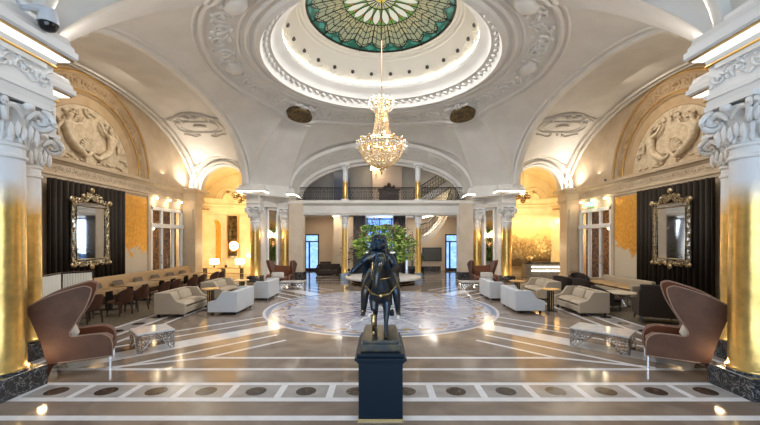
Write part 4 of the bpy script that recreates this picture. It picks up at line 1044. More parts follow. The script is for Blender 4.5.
# curved staircase on the right of the lobby
t = thing('curved_staircase', 'curved white staircase with iron rail rising beside the wall screen', 'staircase')
def st(u, w): # helix
    a = -PI*.42 + u*PI*.62; R = 2.35 - w; return Vector((.85 + R*math.cos(a) , 21.9 + R*math.sin(a)*.6, .9 + 2.5*u))
pts = [P(421, 243, 20.6), P(428, 241, 20.7), P(436, 234, 20.9), (P(443, 225, 21.1)), P(448, 216, 21.3), P(452, 204, 21.5)]
bm = new()
A = [bm.verts.new(p) for p in pts]; B = [bm.verts.new(p + Vector((0, 0, .26))) for p in pts]; C = [bm.verts.new(p + Vector((-.25, .9, .26))) for p in pts]; D = [bm.verts.new(p + Vector((-.25, .9, 0))) for p in pts]
for k in range(len(pts)-1):
    for X, Y in ((A, B), (B, C), (C, D), (D, A)): bm.faces.new((X[k], X[k+1], Y[k+1], Y[k]))
bm.faces.new((A[0], B[0], C[0], D[0])); bm.faces.new((A[-1], B[-1], C[-1], D[-1]))
build('flight', bm, plaster, t, angle=60)
bm = new(); up = Vector((0, 0, .80)); q0 = [p + Vector((0, .05, .26)) for p in pts]
tube(bm, [p + up for p in q0], .035, 6); tube(bm, [p + Vector((0, 0, .06)) for p in q0], .02, 6)
for k in range(len(q0)-1):
    for j in range(5):
        p = q0[k].lerp(q0[k+1], j/5); tube(bm, [p, p+up], .014, 5)
        tube(bm, [p + Vector((.05 + .05*math.cos(i*.8), 0, .4 + .12*math.sin(i*.8))) for i in range(9)], .016, 5)
build('railing', bm, iron, t)
t = thing('wall_screen', 'dark wall-mounted screen beside the right lobby door', 'screen', P(432, 254, 23.4))
bm = new(); box(bm, -.62, .62, -.0, .06, -.45, .42); build('frame', bm, black_m, t, smooth=False)
bm = new(); box(bm, -.58, .58, -.02, -.0, -.41, .38); build('display', bm, mat('screen_grey', (.09, .10, .10), .15), t, smooth=False)
# potted plants by the slender columns
def plant(loc, label, h=1.9, n=60, seed=1, spread=.35):
    rnd = random.Random(seed); t = thing('potted_plant', label, 'plant', loc)
    bm = new(); lathe(bm, (0, 0, 0), [(0, 0), (.16, 0), (.22, .4), (.19, .4), (.18, .35), (0, .35)], 18); build('pot', bm, black_m, t)
    bm = new()
    tops = []
    for k in range(7):
        a = rnd.uniform(0, 6.28); e = Vector((spread*math.cos(a)*rnd.uniform(.3, 1), spread*math.sin(a)*.6, h*rnd.uniform(.6, 1))); tops.append(e)
        tube(bm, [(0, 0, .35), (e.x*.3, e.y*.3, .35 + e.z*.4), e], .012, 5)
    build('stems', bm, mat('green_stem', (.06, .08, .02), .7), t)
    bm = new()
    for k in range(n):
        e = rnd.choice(tops)*rnd.uniform(.6, 1.0); M = Matrix.Translation(e + Vector((rnd.gauss(0, .10), rnd.gauss(0, .08), rnd.gauss(0, .08)))) @ Matrix.Rotation(rnd.uniform(0, 3), 4, 'Z') @ Matrix.Rotation(rnd.uniform(0, 3), 4, 'X')
        blob(bm, M, .09, .028, .012)
    tagp(build('leaves', bm, mat('dark_leaf', (.045, .075, .03), .5), t), kind='stuff')
plant((-1.92, 19.9, 0), 'dark leafy plant behind the slim column on the sofa lobby side', seed=2)
plant((1.75, 20.2, 0), 'dark leafy plant behind the slim column on the staircase side', seed=3)
plant((2.35, 21.0, 0), 'tall leafy plant just beside the wall screen', seed=4, h=1.6)
# front (entrance) side behind the camera
bm = new(); box(bm, -12, 12, -3.2, -3, 4.9, 8.2); box(bm, -12, -4.6, -3.2, -3, 0, 4.9); box(bm, 4.6, 12, -3.2, -3, 0, 4.9); box(bm, -4.8, 4.8, -3.2, -3, 4.9, 5)
struct('wall_front', bm, beige, smooth=False)
bm = new(); box(bm, -9.8, -9.5, -3, 4, 0, 8.2); box(bm, 9.5, 9.8, -3, 4, 0, 8.2); struct('wall_vestibule', bm, beige, smooth=False)
bm = new(); box(bm, -12, 12, -3, YC-7.75, 7.2, 7.4); box(bm, -12, 12, -3, 24.5, 10.0, 10.2); struct('ceiling_front', bm, plaster, smooth=False)
bm = new()
for x in (-4.55, -2.3, 0, 2.3, 4.55): box(bm, x-.07, x+.07, -3.1, -3.0, 0, 4.9)
for z in (.1, 2.6, 4.85): box(bm, -4.6, 4.6, -3.1, -3.0, z-.06, z+.06)
w_ = struct('window_3', bm, dark_frame, smooth=False)
bm = new(); box(bm, -4.6, 4.6, -3.16, -3.14, 0, 4.9); build('pane', bm, mat('entrance_daylight_glass', (.7, .8, .95), .3, emit=(.62, .80, 1.0), estr=1.2), w_, smooth=False)
# ================================================================ wing chairs
def rect(bm, x0, x1, y0, y1, z0, z1): box(bm, x0, x1, y0, y1, z0, z1)
def cushion(name, sx, sy, sz, m, parent, loc, rot=(0, 0, 0), puff=.25):
    """pillow or upholstered cushion with rounded, slightly puffed faces"""
    bm = new(); n = 8
    def f(u, v, s):
        x = (u - .5)*2; y = (v - .5)*2; e = (1 - abs(x)**4)*(1 - abs(y)**4)
        return Vector((x*sx/2*(1 - .04*y*y), y*sy/2*(1 - .04*x*x), s*sz/2*((1-puff) * min(1, e*6)**.5 + puff*e)))
    grid(bm, lambda u, v: f(u, v, 1), n, n); grid(bm, lambda u, v: f(u, v, -1), n, n)
    bmesh.ops.remove_doubles(bm, verts=bm.verts, dist=1e-4)
    o = build(name, bm, m, parent, angle=60); o.location = loc; o.rotation_euler = rot; return o
def wing_chair(label, loc, rz, hs=1.0):
    t = thing('wing_chair', label, 'armchair', loc, rz)
    W = .46
    side = smooth_poly([(-.40, .20, 1), (-.49, .60), (-.63, 1.06, 1), (-.40, 1.20), (-.05, 1.325), (.06, 1.325), (.105, 1.26), (.04, 1.02), (-.07, .80), (-.15, .64), (-.12, .575), (.02, .575), (.20, .57), (.31, .51), (.355, .40), (.36, .20, 1)], 5)
    # outward flare of the wing with height
    def fl(z): return .07*max(0, (z - .55)/.75)**1.2
    for s, nm in ((-1, 'right'), (1, 'left')):
        bm = new()
        slab(bm, side, lambda u, z: Vector((u, s*(W + fl(z)), z*hs)), lambda u, z: Vector((u, s*(W - .035 + fl(z)), z*hs)))
        sp_ = build('side_panel', bm, leather, t, angle=50)
        bm = new()
        ins = [(a*.985 + .0, b) for a, b in side]
        slab(bm, ins, lambda u, z: Vector((u + .003, s*(W - .036 + fl(z)), z*hs)), lambda u, z: Vector((u - .01, s*(W - .10 + fl(z)*.9), (z - .015*(z > .5))*hs)))
        build('inner_padding', bm, rust, t, angle=50)
        bm = new(); tube(bm, [Vector((u, s*(W + fl(z) + .004), z*hs)) for u, z in side[10:]], .009, 6); build('piping', bm, mat('piping', (.34, .22, .15), .5), sp_)
    def backp(u, z, l):
        y = (u - .5)*2; zz = .20 + (.86 - .06*(1 - y*y))*z; x = -.40 - .23*((zz - .2)/.86)**1.15
        edge = min(1, (1 - abs(y))*5); x -= .05*(1 - y*y)
        return Vector((x + l, y*(W + fl(zz)), zz*hs))
    bm = new(); grid(bm, lambda u, v: backp(u, v, 0), 16, 10); grid(bm, lambda u, v: backp(u, v, .04), 16, 10)
    for k in range(16):
        for v in (0, 1): quad(bm, [backp(k/16, v, 0), backp((k+1)/16, v, 0), backp((k+1)/16, v, .04), backp(k/16, v, .04)])
    bmesh.ops.remove_doubles(bm, verts=bm.verts, dist=1e-4); build('back_panel', bm, leather, t, angle=60)
    bm = new(); grid(bm, lambda u, v: backp(.03 + .94*u, v, .042), 16, 10); grid(bm, lambda u, v: backp(.03 + .94*u, v, .12), 16, 10)
    for k in range(16):
        u0, u1 = .03 + .94*k/16, .03 + .94*(k+1)/16
        quad(bm, [backp(u0, 1, .042), backp(u1, 1, .042), backp(u1, 1, .12), backp(u0, 1, .12)])
    bmesh.ops.remove_doubles(bm, verts=bm.verts, dist=1e-4); build('backrest', bm, rust, t, angle=60)
    bm = new(); box(bm, -.40, .345, -W + .03, W - .03, .17*hs, .30*hs); build('seat_base', bm, leather, t, smooth=False, bevel=.02)
    cushion('seat_cushion', .74, .78, .17, rust, t, (-.03, 0, .38*hs), puff=.15)
    for s in (-1, 1):
        bm = new(); M = Matrix.Translation((.33, s*.42, .10*hs)); obox(bm, M, .03, .04, .20*hs); build('leg', bm, steel, t, smooth=False, bevel=.004); t.children[-1]['label'] = 'flat chrome front leg'
        bm = new(); tube(bm, [(-.36, s*.38, .19), (-.42, s*.40, 0)], [.03, .017], 8); build('leg', bm, wood_d, t)
    return t
wc = wing_chair('large brown leather wing chair beside the big column of the dining side', (-4.70, 5.73, 0), math.radians(33)); wc.scale = (1, .82, .98)
o = tagp(cushion('cushion', .30, .34, .12, pillow_fab, None, (-4.88, 5.66, .60), (0, math.radians(70), math.radians(33))), 'small patterned cushion standing on the large wing chair of the dining side', 'cushion')
w2 = copy_tree(wc, (4.65, 5.74, 0), math.radians(180 - 33), 'large brown leather wing chair beside the big column of the lounge side')
o = tagp(cushion('cushion', .30, .34, .12, pillow_fab, None, (4.83, 5.66, .60), (0, math.radians(70), math.radians(147))), 'small patterned cushion standing on the large wing chair of the lounge side', 'cushion')
for sx, nm in ((-1, 'far brown wing chair facing the room, between the far column and the sofa lobby'), (1, 'far brown wing chair facing the room, between the reception desk and the wall screen lobby')):
    x = -4.42 if sx < 0 else 4.52
    c = copy_tree(wc, (x, 15.75, 0), math.radians(-90 + sx*6), nm); c.scale = (.88, 1.13, .84)
    o = tagp(cushion('cushion', .26, .54, .12, mat('pale_pillow', (.66, .62, .56), .9, col2=(.5, .47, .42), nscale=50), None, (x, 15.35, .50), (0, math.radians(72), math.radians(-90))), 'pale rectangular pillow on the far wing chair of the %s side' % ('dining' if sx < 0 else 'reception'), 'cushion')

# ================================================================ silver side tables with openwork legs
def lace_table(label, loc, rz, L, W, H=.345):
    t = thing('side_table', label, 'table', loc, rz)
    bm = new(); box(bm, -L/2, L/2, -W/2, W/2, H-.03, H); build('table_top', bm, marble_top, t, smooth=False, bevel=.006)
    bm = new(); box(bm, -L/2-.004, L/2+.004, -W/2-.004, W/2+.004, H-.045, H-.031); build('apron', bm, steel, t, smooth=False)
    def face(o, d, wd, seed):
        for half in (0, 1):
            bm = new(); rnd = random.Random(seed*7 + half)
            def g(u, z, l=0):
                uu = u if half == 0 else wd - u
                return o + d*uu + Vector((0, 0, z))
            h = H - .045
            def lim(z): return wd*(.10 + .38*(z/h)) if z < h*.9 else wd*.5       # outline widens towards the top
            tube(bm, [g(.012, 0), g(.012, h)], .011, 5); tube(bm, [g(lim(0) , .008), g(.02, .008)], .010, 5)
            tube(bm, [g(lim(0), 0), g(lim(h*.45)*.95, h*.45), g(wd*.49, h*.97)], .010, 5)
            z = .035
            while z < h - .02:
                r0 = rnd.uniform(.024, .034); u = .03
                while u < lim(z) - .012:
                    c = r0*rnd.uniform(.8, 1.15)
                    tube(bm, [g(u + c*math.cos(a), z + c*math.sin(a)) for a in [2*PI*k/9 for k in range(9)]], .0065, 4, True)
                    u += 2*r0*.98
                z += 2*r0*.92
            build('openwork_leg', bm, steel, t)
    a = L/2 - .01; b = W/2 - .01
    face(Vector((-a, -b, 0)), Vector((1, 0, 0)), 2*a, 1); face(Vector((-a, b, 0)), Vector((1, 0, 0)), 2*a, 2)
    face(Vector((-a, -b, 0)), Vector((0, 1, 0)), 2*b, 3); face(Vector((a, -b, 0)), Vector((0, 1, 0)), 2*b, 4)
    return t
lace_table('low marble-topped table with silver openwork legs in front of the dining side wing chair', (-4.27, 6.70, 0), math.radians(45), .60, .63)
lace_table('low marble-topped table with silver openwork legs in front of the lounge side wing chair', (4.13, 6.70, 0), math.radians(45+90), .95, .61)
lace_table('low silver openwork table in front of the far wing chair by the sofa lobby', (-3.55, 14.5, 0), 0, .95, .55)
lace_table('low silver openwork table in front of the far wing chair by the reception', (3.65, 14.5, 0), 0, .95, .55)

# ================================================================ loveseats
def loveseat(label, fab, loc, rz, name='loveseat', L=1.25, D=.80, H=.62, pillows=True):
    t = thing(name, label, 'sofa', loc, rz)
    bm = new(); box(bm, -D/2+.02, D/2-.05, -L/2+.06, L/2-.06, .075, .22); build('base', bm, fab, t, smooth=False, bevel=.015)
    ap = smooth_poly([(-D/2, .07, 1), (-D/2, H, 1), (-D/2+.42, H, 1), (-D/2+.47, H-.06), (-D/2+.52, H-.14), (-D/2+.60, H-.22), (D/2-.03, H-.27), (D/2, H-.30, 1), (D/2, .07, 1)], 4)
    for s in (-1, 1):
        bm = new(); slab(bm, ap, lambda u, z: Vector((u, s*L/2, z)), lambda u, z: Vector((u, s*(L/2-.09), z)))
        build('arm', bm, fab, t, angle=50, bevel=.012)
        bm = new(); slab(bm, [(-D/2, .07), (-D/2, H), (-D/2+.13, H), (-D/2+.17, .07)], lambda u, z: Vector((u, s*.004, z)), lambda u, z: Vector((u, s*(L/2-.092), z)))
        build('back_section', bm, fab, t, smooth=False, bevel=.015)
        cushion('seat_cushion', D-.24, L/2-.10, .16, fab, t, (.06, s*(L/4-.045), .285), puff=.12)
        if pillows: cushion('back_cushion', .30, L/2-.16, .14, fab, t, (-D/2+.26, s*(L/4-.05), .46), (0, math.radians(68), 0), puff=.4)
        for x in (-D/2+.08, D/2-.10):
            bm = new(); obox(bm, Matrix.Translation((x, s*(L/2-.08), .037)), .05, .05, .075); build('leg', bm, black_m, t, smooth=False)
    return t
lv = loveseat('cream two-seat sofa closest to the dining side wing chair, facing a white sofa', cream_fab, (-5.48, 10.0, 0), 0, L=1.42)
copy_tree(lv, (-5.50, 12.45, 0), 0, 'cream two-seat sofa on the dining side, second row towards the gold niche')
copy_tree(lv, (5.62, 10.15, 0), PI, 'cream two-seat sofa on the lounge side nearest the lace-legged table')
copy_tree(lv, (5.55, 12.55, 0), PI, 'cream two-seat sofa right in front of the reception desk')
ws = loveseat('white two-seat sofa showing its back, nearer one on the dining side', white_fab, (-4.23, 10.2, 0), PI, L=1.25)
copy_tree(ws, (-4.12, 12.5, 0), PI, 'white two-seat sofa showing its back, farther one on the dining side')
copy_tree(ws, (4.07, 10.4, 0), 0, 'white two-seat sofa showing its back, nearer one on the reception side')
copy_tree(ws, (3.98, 12.45, 0), 0, 'white two-seat sofa showing its back, farther one on the reception side')
for o in [k for k in COL.objects if k.name.startswith('loveseat') and k.parent is None]: o['group'] = 'two-seat sofas around the floor medallion'
def cafe_table(label, loc, r=.25, H=.62, top=walnut):
    t = thing('cafe_table', label, 'table', loc)
    bm = new(); lathe(bm, (0, 0, 0), [(0, H-.03), (r-.01, H-.03), (r, H-.015), (r-.004, H), (0, H)], 40); build('table_top', bm, top, t)
    bm = new(); obox(bm, Matrix.Translation((0, 0, (H-.03)/2)), .14, .14, H-.03)
    pd_ = build('pedestal', bm, black_m, t, smooth=False)
    for s in (-1, 1):
        bm = new(); box(bm, s*.03-.008, s*.03+.008, -.075, -.07, .02, H-.03); build('brass_inlay', bm, brass, pd_, smooth=False)
    bm = new(); lathe(bm, (0, 0, 0), [(0, 0), (.17, 0), (.17, .015), (0, .02)], 28); build('base', bm, black_m, t)
    return t
ct = cafe_table('round wooden cafe table between the nearest cream and white sofas, dining side', (-4.86, 10.25, 0))
copy_tree(ct, (-4.80, 12.4, 0), 0, 'round wooden cafe table between the second cream and white sofas, dining side')
copy_tree(ct, (4.79, 10.15, 0), 0, 'round wooden cafe table between the nearest cream and white sofas, reception side')
copy_tree(ct, (4.62, 12.2, 0), 0, 'round wooden cafe table between the second cream and white sofas, reception side')
for o in [k for k in COL.objects if k.name.startswith('cafe_table') and k.parent is None]: o['group'] = 'round cafe tables between the sofas'

# ================================================================ dining side: banquette, tables, chairs, screen
def banquette(label, x0, y0, y1, sx, npil):
    t = thing('banquette', label, 'bench', (sx*x0, y0, .0125))
    L = y1 - y0
    n = round(L/1.3); w = L/n
    bm = new(); box(bm, min(0, -sx*.62), max(0, -sx*.62), 0, L, 0, .22); build('base', bm, wood_d, t, smooth=False)
    for k in range(n):
        bm = new(); box(bm, min(-sx*.1, -sx*.66), max(-sx*.1, -sx*.66), k*w+.005, (k+1)*w-.005, .22, .38); build('seat_cushion', bm, tan_fab, t, smooth=False, bevel=.03)
    bm = new(); slab(bm, smooth_poly([(0, .2, 1), (0, .72), (.05, .76), (.13, .74), (.19, .4), (.2, .2, 1)], 3), lambda u, z: Vector((-sx*u, 0, z)), lambda u, z: Vector((-sx*u, L, z))); build('backrest', bm, tan_fab, t, angle=50)
    return t
banquette('long tan banquette under the curtain and glass doors of the dining bay', 9.20, 10.3, 17.0, -1, 6)
names = ['first', 'second', 'third', 'fourth', 'fifth', 'sixth', 'seventh', 'eighth', 'ninth', 'tenth', 'eleventh', 'twelfth']
pil = tagp(cushion('cushion', .26, .46, .13, grey_fab, None, (-8.88, 11.2, .52), (0, math.radians(68), 0), puff=.4), 'first grey cushion on the tan banquette counting from the white pleated screen', 'cushion', 'grey cushions along the banquette')
for k, y in enumerate((12.15, 13.15, 14.15, 15.15, 16.1)): copy_tree(pil, (-8.88, y, .52), label='%s grey cushion on the tan banquette counting from the white pleated screen' % names[k+1])
def rect_table(label, loc, W=.56, L=1.38, H=.60):
    t = thing('dining_table', label, 'table', loc, 0, 'dining tables along the banquette')
    bm = new(); box(bm, -W/2, W/2, -L/2, L/2, H-.035, H); build('table_top', bm, walnut, t, smooth=False, bevel=.008)
    for s in (-1, 1):
        bm = new(); obox(bm, Matrix.Translation((0, s*.35, .29)), .14, .10, .55); build('pedestal', bm, black_m, t, smooth=False)
        bm = new(); obox(bm, Matrix.Translation((0, s*.35, .012)), .42, .22, .024); build('foot', bm, black_m, t, smooth=False)
    return t
tb = rect_table('first wooden dining table by the banquette counting from the white pleated screen', (-7.75, 9.88, .019))
for k, y in enumerate((11.5, 13.2, 14.9)): copy_tree(tb, (-7.80 - .05*k, y, .019), 0, '%s wooden dining table by the banquette counting from the white pleated screen' % names[k+1])
def dining_chair(label, loc, rz):
    t = thing('dining_chair', label, 'chair', loc, rz, 'brown dining chairs along the banquette tables')
    bm = new()
    def fb(u, v, l):
        a = (u - .5)*2; th = a*1.25; z = .34 + v*(.37 - .15*abs(a)**2.2)
        R = .235 + l; return Vector((-R*math.cos(th)*(.95) - .04 - .07*v, R*math.sin(th)*(1 + .05*v), z))
    grid(bm, lambda u, v: fb(u, v, 0), 14, 6); grid(bm, lambda u, v: fb(u, v, -.03), 14, 6)
    for k in range(14):
        for v in (0, 1): quad(bm, [fb(k/14, v, 0), fb((k+1)/14, v, 0), fb((k+1)/14, v, -.03), fb(k/14, v, -.03)])
    for v in range(6):
        for u in (0, 1): quad(bm, [fb(u, v/6, 0), fb(u, (v+1)/6, 0), fb(u, (v+1)/6, -.03), fb(u, v/6, -.03)])
    bmesh.ops.remove_doubles(bm, verts=bm.verts, dist=1e-4); build('backrest', bm, brown_l, t, angle=50)
    cushion('seat', .46, .46, .10, brown_l, t, (-.02, 0, .35), puff=.2)
    for x, y in ((.16, .17), (.16, -.17), (-.20, .16), (-.20, -.16)):
        bm = new(); tube(bm, [(x, y, .33), (x*1.18, y*1.1, 0)], [.026, .016], 8); build('leg', bm, wood_d, t)
    return t
ys = [8.5, 9.5, 10.15, 11.2, 11.8, 12.9, 13.5, 14.6, 15.2]
dc = dining_chair('first brown leather dining chair counting from the large wing chair, behind it', (-6.95, ys[0], .019), math.radians(180-14))
for k, y in enumerate(ys[1:]): copy_tree(dc, (-6.92 + .0*k, y, .019), math.radians(180 - 16 + (k % 3)*5), '%s brown leather dining chair counting from the large wing chair' % names[k+1])
t = thing('folding_screen', 'low white pleated screen with brown frame behind the dining side wing chair', 'screen')
def leaf(a, b, z1=1.20):
    a, b = Vector(a), Vector(b); d = b - a; L = d.length; d.normalize(); nn = Vector((-d.y, d.x))
    bm = new(); n = int(L/.012)
    grid(bm, lambda u, v: Vector((a.x + d.x*(.03 + (L-.06)*u) + nn.x*.008*math.cos(u*L*70*PI/2), a.y + d.y*(.03 + (L-.06)*u) + nn.y*.008*math.cos(u*L*70*PI/2), .05 + (z1-.08)*v)), n, 1)
    o = build('pleated_panel', bm, mat('white_pleats', (.66, .63, .55), .8), t); o.modifiers.new('thickness', 'SOLIDIFY').thickness = .006
    bm = new()
    for p0, p1 in (((a.x, a.y, .0), (a.x, a.y, z1)), ((b.x, b.y, .0), (b.x, b.y, z1)), ((a.x, a.y, z1), (b.x, b.y, z1)), ((a.x, a.y, .05), (b.x, b.y, .05))): tube(bm, [p0, p1], .016, 4)
    build('frame', bm, wood_d, t)
leaf((-7.25, 9.05), (-7.62, 8.55)); leaf((-7.62, 8.55), (-7.30, 7.55))
for ch in list(t.children): ch.location.z = .019

# ================================================================ lounge side: dark armchairs, wall sofa, round table
def armchair(label, loc, rz, H=.66):
    t = thing('lounge_armchair', label, 'armchair', loc, rz, 'dark lounge armchairs')
    bm = new()
    def fb(u, v, l):
        a = (u - .5)*2; th = a*1.75; z = .16 + v*((H - .16) - .20*abs(a)**2)
        R = .36 + l + .03*v; return Vector((-R*math.cos(th) - .02, R*math.sin(th)*.98, z))
    grid(bm, lambda u, v: fb(u, v, 0), 18, 6); grid(bm, lambda u, v: fb(u, v, -.09), 18, 6)
    for k in range(18):
        for v in (0, 1): quad(bm, [fb(k/18, v, 0), fb((k+1)/18, v, 0), fb((k+1)/18, v, -.09), fb(k/18, v, -.09)])
    for v in range(6):
        for u in (0, 1): quad(bm, [fb(u, v/6, 0), fb(u, (v+1)/6, 0), fb(u, (v+1)/6, -.09), fb(u, v/6, -.09)])
    bmesh.ops.remove_doubles(bm, verts=bm.verts, dist=1e-4); build('backrest', bm, dark_fab, t, angle=50, bevel=.015)
    bm = new(); lathe(bm, (.0, 0, 0), [(0, .14), (.33, .14), (.34, .24), (0, .24)], 24); build('seat_base', bm, dark_fab, t)
    cushion('seat_cushion', .58, .54, .14, dark_fab, t, (.03, 0, .31), puff=.2)
    for x, y in ((.22, .22), (.22, -.22), (-.24, .2), (-.24, -.2)):
        bm = new(); tube(bm, [(x, y, .15), (x*1.15, y*1.15, 0)], [.022, .012], 8); build('leg', bm, black_m, t)
    return t
ac = armchair('dark brown round-backed armchair between the cream sofa and the small lace table', (6.52, 10.35, .018), math.radians(-10))
copy_tree(ac, (7.95, 10.3, .019), math.radians(170), 'dark brown armchair half hidden behind the tall-backed dark settee')
copy_tree(ac, (7.15, 12.6, .019), math.radians(20), 'dark brown armchair behind the closest cream sofa of the lounge side')
copy_tree(ac, (7.9, 14.3, .019), math.radians(-100), 'dark brown armchair just before the lounge side glass door')
copy_tree(ac, (6.9, 13.5, .019), math.radians(30), 'dark brown armchair behind the cream sofa, toward the reception desk')
# dark high-backed settee seen from behind with pale back cushions
t = thing('high_back_settee', 'dark tall-backed settee seen from behind with a cream cushion over it', 'sofa', (6.70, 8.72, .019), math.radians(66))
bm = new(); slab(bm, [(-.30, .16), (-.42, .92), (-.34, .94), (-.20, .16)], lambda u, z: Vector((u, -.42, z)), lambda u, z: Vector((u, .42, z))); build('backrest', bm, dark_fab, t, smooth=False, bevel=.03)
bm = new(); box(bm, -.30, .38, -.40, .40, .14, .26); build('seat_base', bm, dark_fab, t, smooth=False, bevel=.02)
for s in (-1, 1):
    cushion('seat_cushion', .58, .38, .15, dark_fab, t, (.06, s*.20, .33), puff=.15)
    bm = new(); slab(bm, smooth_poly([(-.30, .16, 1), (-.40, .80, 1), (-.20, .70), (-.05, .52), (.36, .48), (.38, .16, 1)], 4), lambda u, z: Vector((u, s*.43, z)), lambda u, z: Vector((u, s*.37, z))); build('arm', bm, dark_fab, t, angle=50)
for x in (-.28, .32):
    for s in (-1, 1):
        bm = new(); tube(bm, [(x, s*.36, .15), (x*1.15, s*.39, 0)], [.022, .012], 8); build('leg', bm, black_m, t)
t = tagp(cushion('cushion', .40, .52, .14, cream_fab, None, (6.80, 8.95, .60), (0, math.radians(66), math.radians(66)), puff=.4), 'pale cushion leaning inside the tall-backed dark settee', 'cushion')
t = thing('wall_sofa', 'low cream sofa against the golden wall panel of the lounge bay', 'sofa', (8.75, 13.3, .019), PI)
bm = new(); box(bm, -.42, .40, -1.3, 1.3, .06, .24); build('base', bm, cream_fab, t, smooth=False, bevel=.02)
for k in (-1, 0, 1): cushion('seat_cushion', .62, .80, .15, tan_fab, t, (.06, k*.83, .31), puff=.12)
bm = new(); box(bm, -.46, -.28, -1.3, 1.3, .06, .58); build('backrest', bm, cream_fab, t, smooth=False, bevel=.04)
for s in (-1, 1):
    bm = new(); box(bm, -.46, .40, s*1.3-.07, s*1.3+.07, .06, .46); build('arm', bm, cream_fab, t, smooth=False, bevel=.03)
t = thing('round_lounge_table', 'round cream-topped lounge table on openwork metal legs between dark armchairs', 'table', (7.25, 10.9, .019))
bm = new(); lathe(bm, (0, 0, 0), [(0, .37), (.42, .37), (.44, .39), (.42, .41), (0, .41)], 40); build('table_top', bm, mat('cream_top', (.62, .54, .40), .3), t)
bm = new()
for k in range(16):
    a = 2*PI*k/16
    for s in (-1, 1): tube(bm, [(.26*math.cos(a), .26*math.sin(a), .02), (.20*math.cos(a + s*.3), .20*math.sin(a + s*.3), .2), (.30*math.cos(a + s*.6), .30*math.sin(a + s*.6), .37)], .009, 5)
tube(bm, [(.26*math.cos(2*PI*k/24), .26*math.sin(2*PI*k/24), .01) for k in range(24)], .012, 5, True)
build('openwork_base', bm, steel, t)
# dark sofas in the rear lobby
def dark_sofa(label, loc, rz, L):
    t = thing('lobby_sofa', label, 'sofa', loc, rz)
    bm = new(); box(bm, -.4, .4, -L/2, L/2, .06, .30); build('seat', bm, dark_fab, t, smooth=False, bevel=.03)
    bm = new(); box(bm, -.44, -.24, -L/2, L/2, .06, .62); build('backrest', bm, dark_fab, t, smooth=False, bevel=.04)
    for s in (-1, 1):
        bm = new(); box(bm, -.44, .4, s*L/2-.08, s*L/2+.08, .06, .46); build('arm', bm, dark_fab, t, smooth=False, bevel=.04)
    for s in (-1, 1):
        for x in (-.3, .3):
            bm = new(); box(bm, x-.02, x+.02, s*(L/2-.1)-.02, s*(L/2-.1)+.02, 0, .06); build('leg', bm, black_m, t, smooth=False)
    return t
dark_sofa('dark lobby armchair nearer the bright glass door', (-3.55, 22.6, 0), math.radians(-90), .7)
dark_sofa('long dark lobby sofa near the slim gold column', (-3.0, 20.6, 0), math.radians(-90), 1.2)

# ================================================================ fountain base, flower arrangement
FX, FY = 0.1, 16.9
t = thing('round_pedestal', 'round white stone pedestal with a dark brass-rimmed foot under the flowers', 'pedestal', (FX, FY, 0))
bm = new(); lathe(bm, (0, 0, 0), [(0, 0), (1.42, 0), (1.46, .03), (1.46, .10), (1.1, .12), (1.1, .16), (0, .16)], 72); build('foot', bm, black_m, t)
bm = new(); tube(bm, [(1.465*math.cos(2*PI*k/72), 1.465*math.sin(2*PI*k/72), .05) for k in range(72)], .022, 6, True); build('brass_rim', bm, brass, t)
bm = new(); lathe(bm, (0, 0, 0), [(0, .16), (1.25, .16), (1.75, .20), (1.80, .24), (1.78, .30), (1.2, .36), (.75, .46), (.45, .60), (.40, .66), (0, .66)], 72); build('stone_top', bm, mat('white_limestone', (.66, .63, .60), .4, col2=(.6, .57, .54), nscale=5), t, angle=50)
t = thing('flower_arrangement', 'huge green and pink bouquet in a brown urn behind the horse statue', 'flowers', (FX, FY - .2, .66))
bm = new(); lathe(bm, (0, 0, 0), [(0, 0), (.22, 0), (.24, .04), (.16, .10), (.30, .32), (.36, .55), (.33, .60), (.28, .58), (0, .5)], 36); build('urn', bm, mat('brown_urn', (.20, .08, .03), .35), t)
rnd = random.Random(11)
gcol = [mat('leaf_green', (.20, .36, .05), .5), mat('leaf_bright', (.48, .66, .14), .5), mat('leaf_deep', (.06, .15, .03), .5), mat('bloom_pink', (.62, .24, .20), .6), mat('bloom_cream', (.55, .55, .25), .6)]
def sphere_pt(f=1.0):
    while True:
        v = Vector((rnd.uniform(-1, 1), rnd.uniform(-1, 1), rnd.uniform(-.95, 1)))
        if .25 < v.length < 1: break
    v = v.normalized()*(v.length**.35)*f
    w = 1 + .10*math.sin(v.x*9 + v.y*5) + .08*math.sin(v.z*11)
    return Vector((v.x*1.36*w, v.y*.98*w, 1.04 + v.z*1.05*w))
for mi, (nm, n) in enumerate((('leaves', 1300), ('bright_leaves', 1500), ('deep_leaves', 900), ('pink_blossoms', 170), ('cream_blossoms', 220))):
    bm = new()
    for k in range(n):
        p = sphere_pt(1.07 if mi == 3 else 1.0)
        M = Matrix.Translation(p) @ Matrix.Rotation(rnd.uniform(0, 6.3), 4, 'Z') @ Matrix.Rotation(rnd.uniform(0, 3), 4, 'X')
        if mi < 3:
            s = rnd.uniform(.06, .10); q4 = [M @ Vector(v) for v in ((-s, 0, 0), (0, -s*.55, .012), (s*1.1, 0, 0), (0, s*.55, .012))]; bm.faces.new([bm.verts.new(v) for v in q4])
        else: blob(bm, M, .035, .035, .028)
    o = tagp(build(nm, bm, gcol[mi], t, norm=False), kind='stuff')
bm = new()
for k in range(46):
    a = rnd.uniform(0, 6.3); e = rnd.uniform(.1, 1.4); p = Vector((math.cos(a)*math.cos(e)*1.5, math.sin(a)*math.cos(e)*.9, 1.18 + math.sin(e)*1.12))
    tube(bm, [(0, 0, .6), p*.55 + Vector((0, 0, .4)), p], .010, 4)
    for j in range(5): blob(bm, p + Vector((rnd.gauss(0, .06), rnd.gauss(0, .05), rnd.gauss(0, .07))), .022)
build('branches', bm, mat('twig', (.20, .09, .06), .7), t)

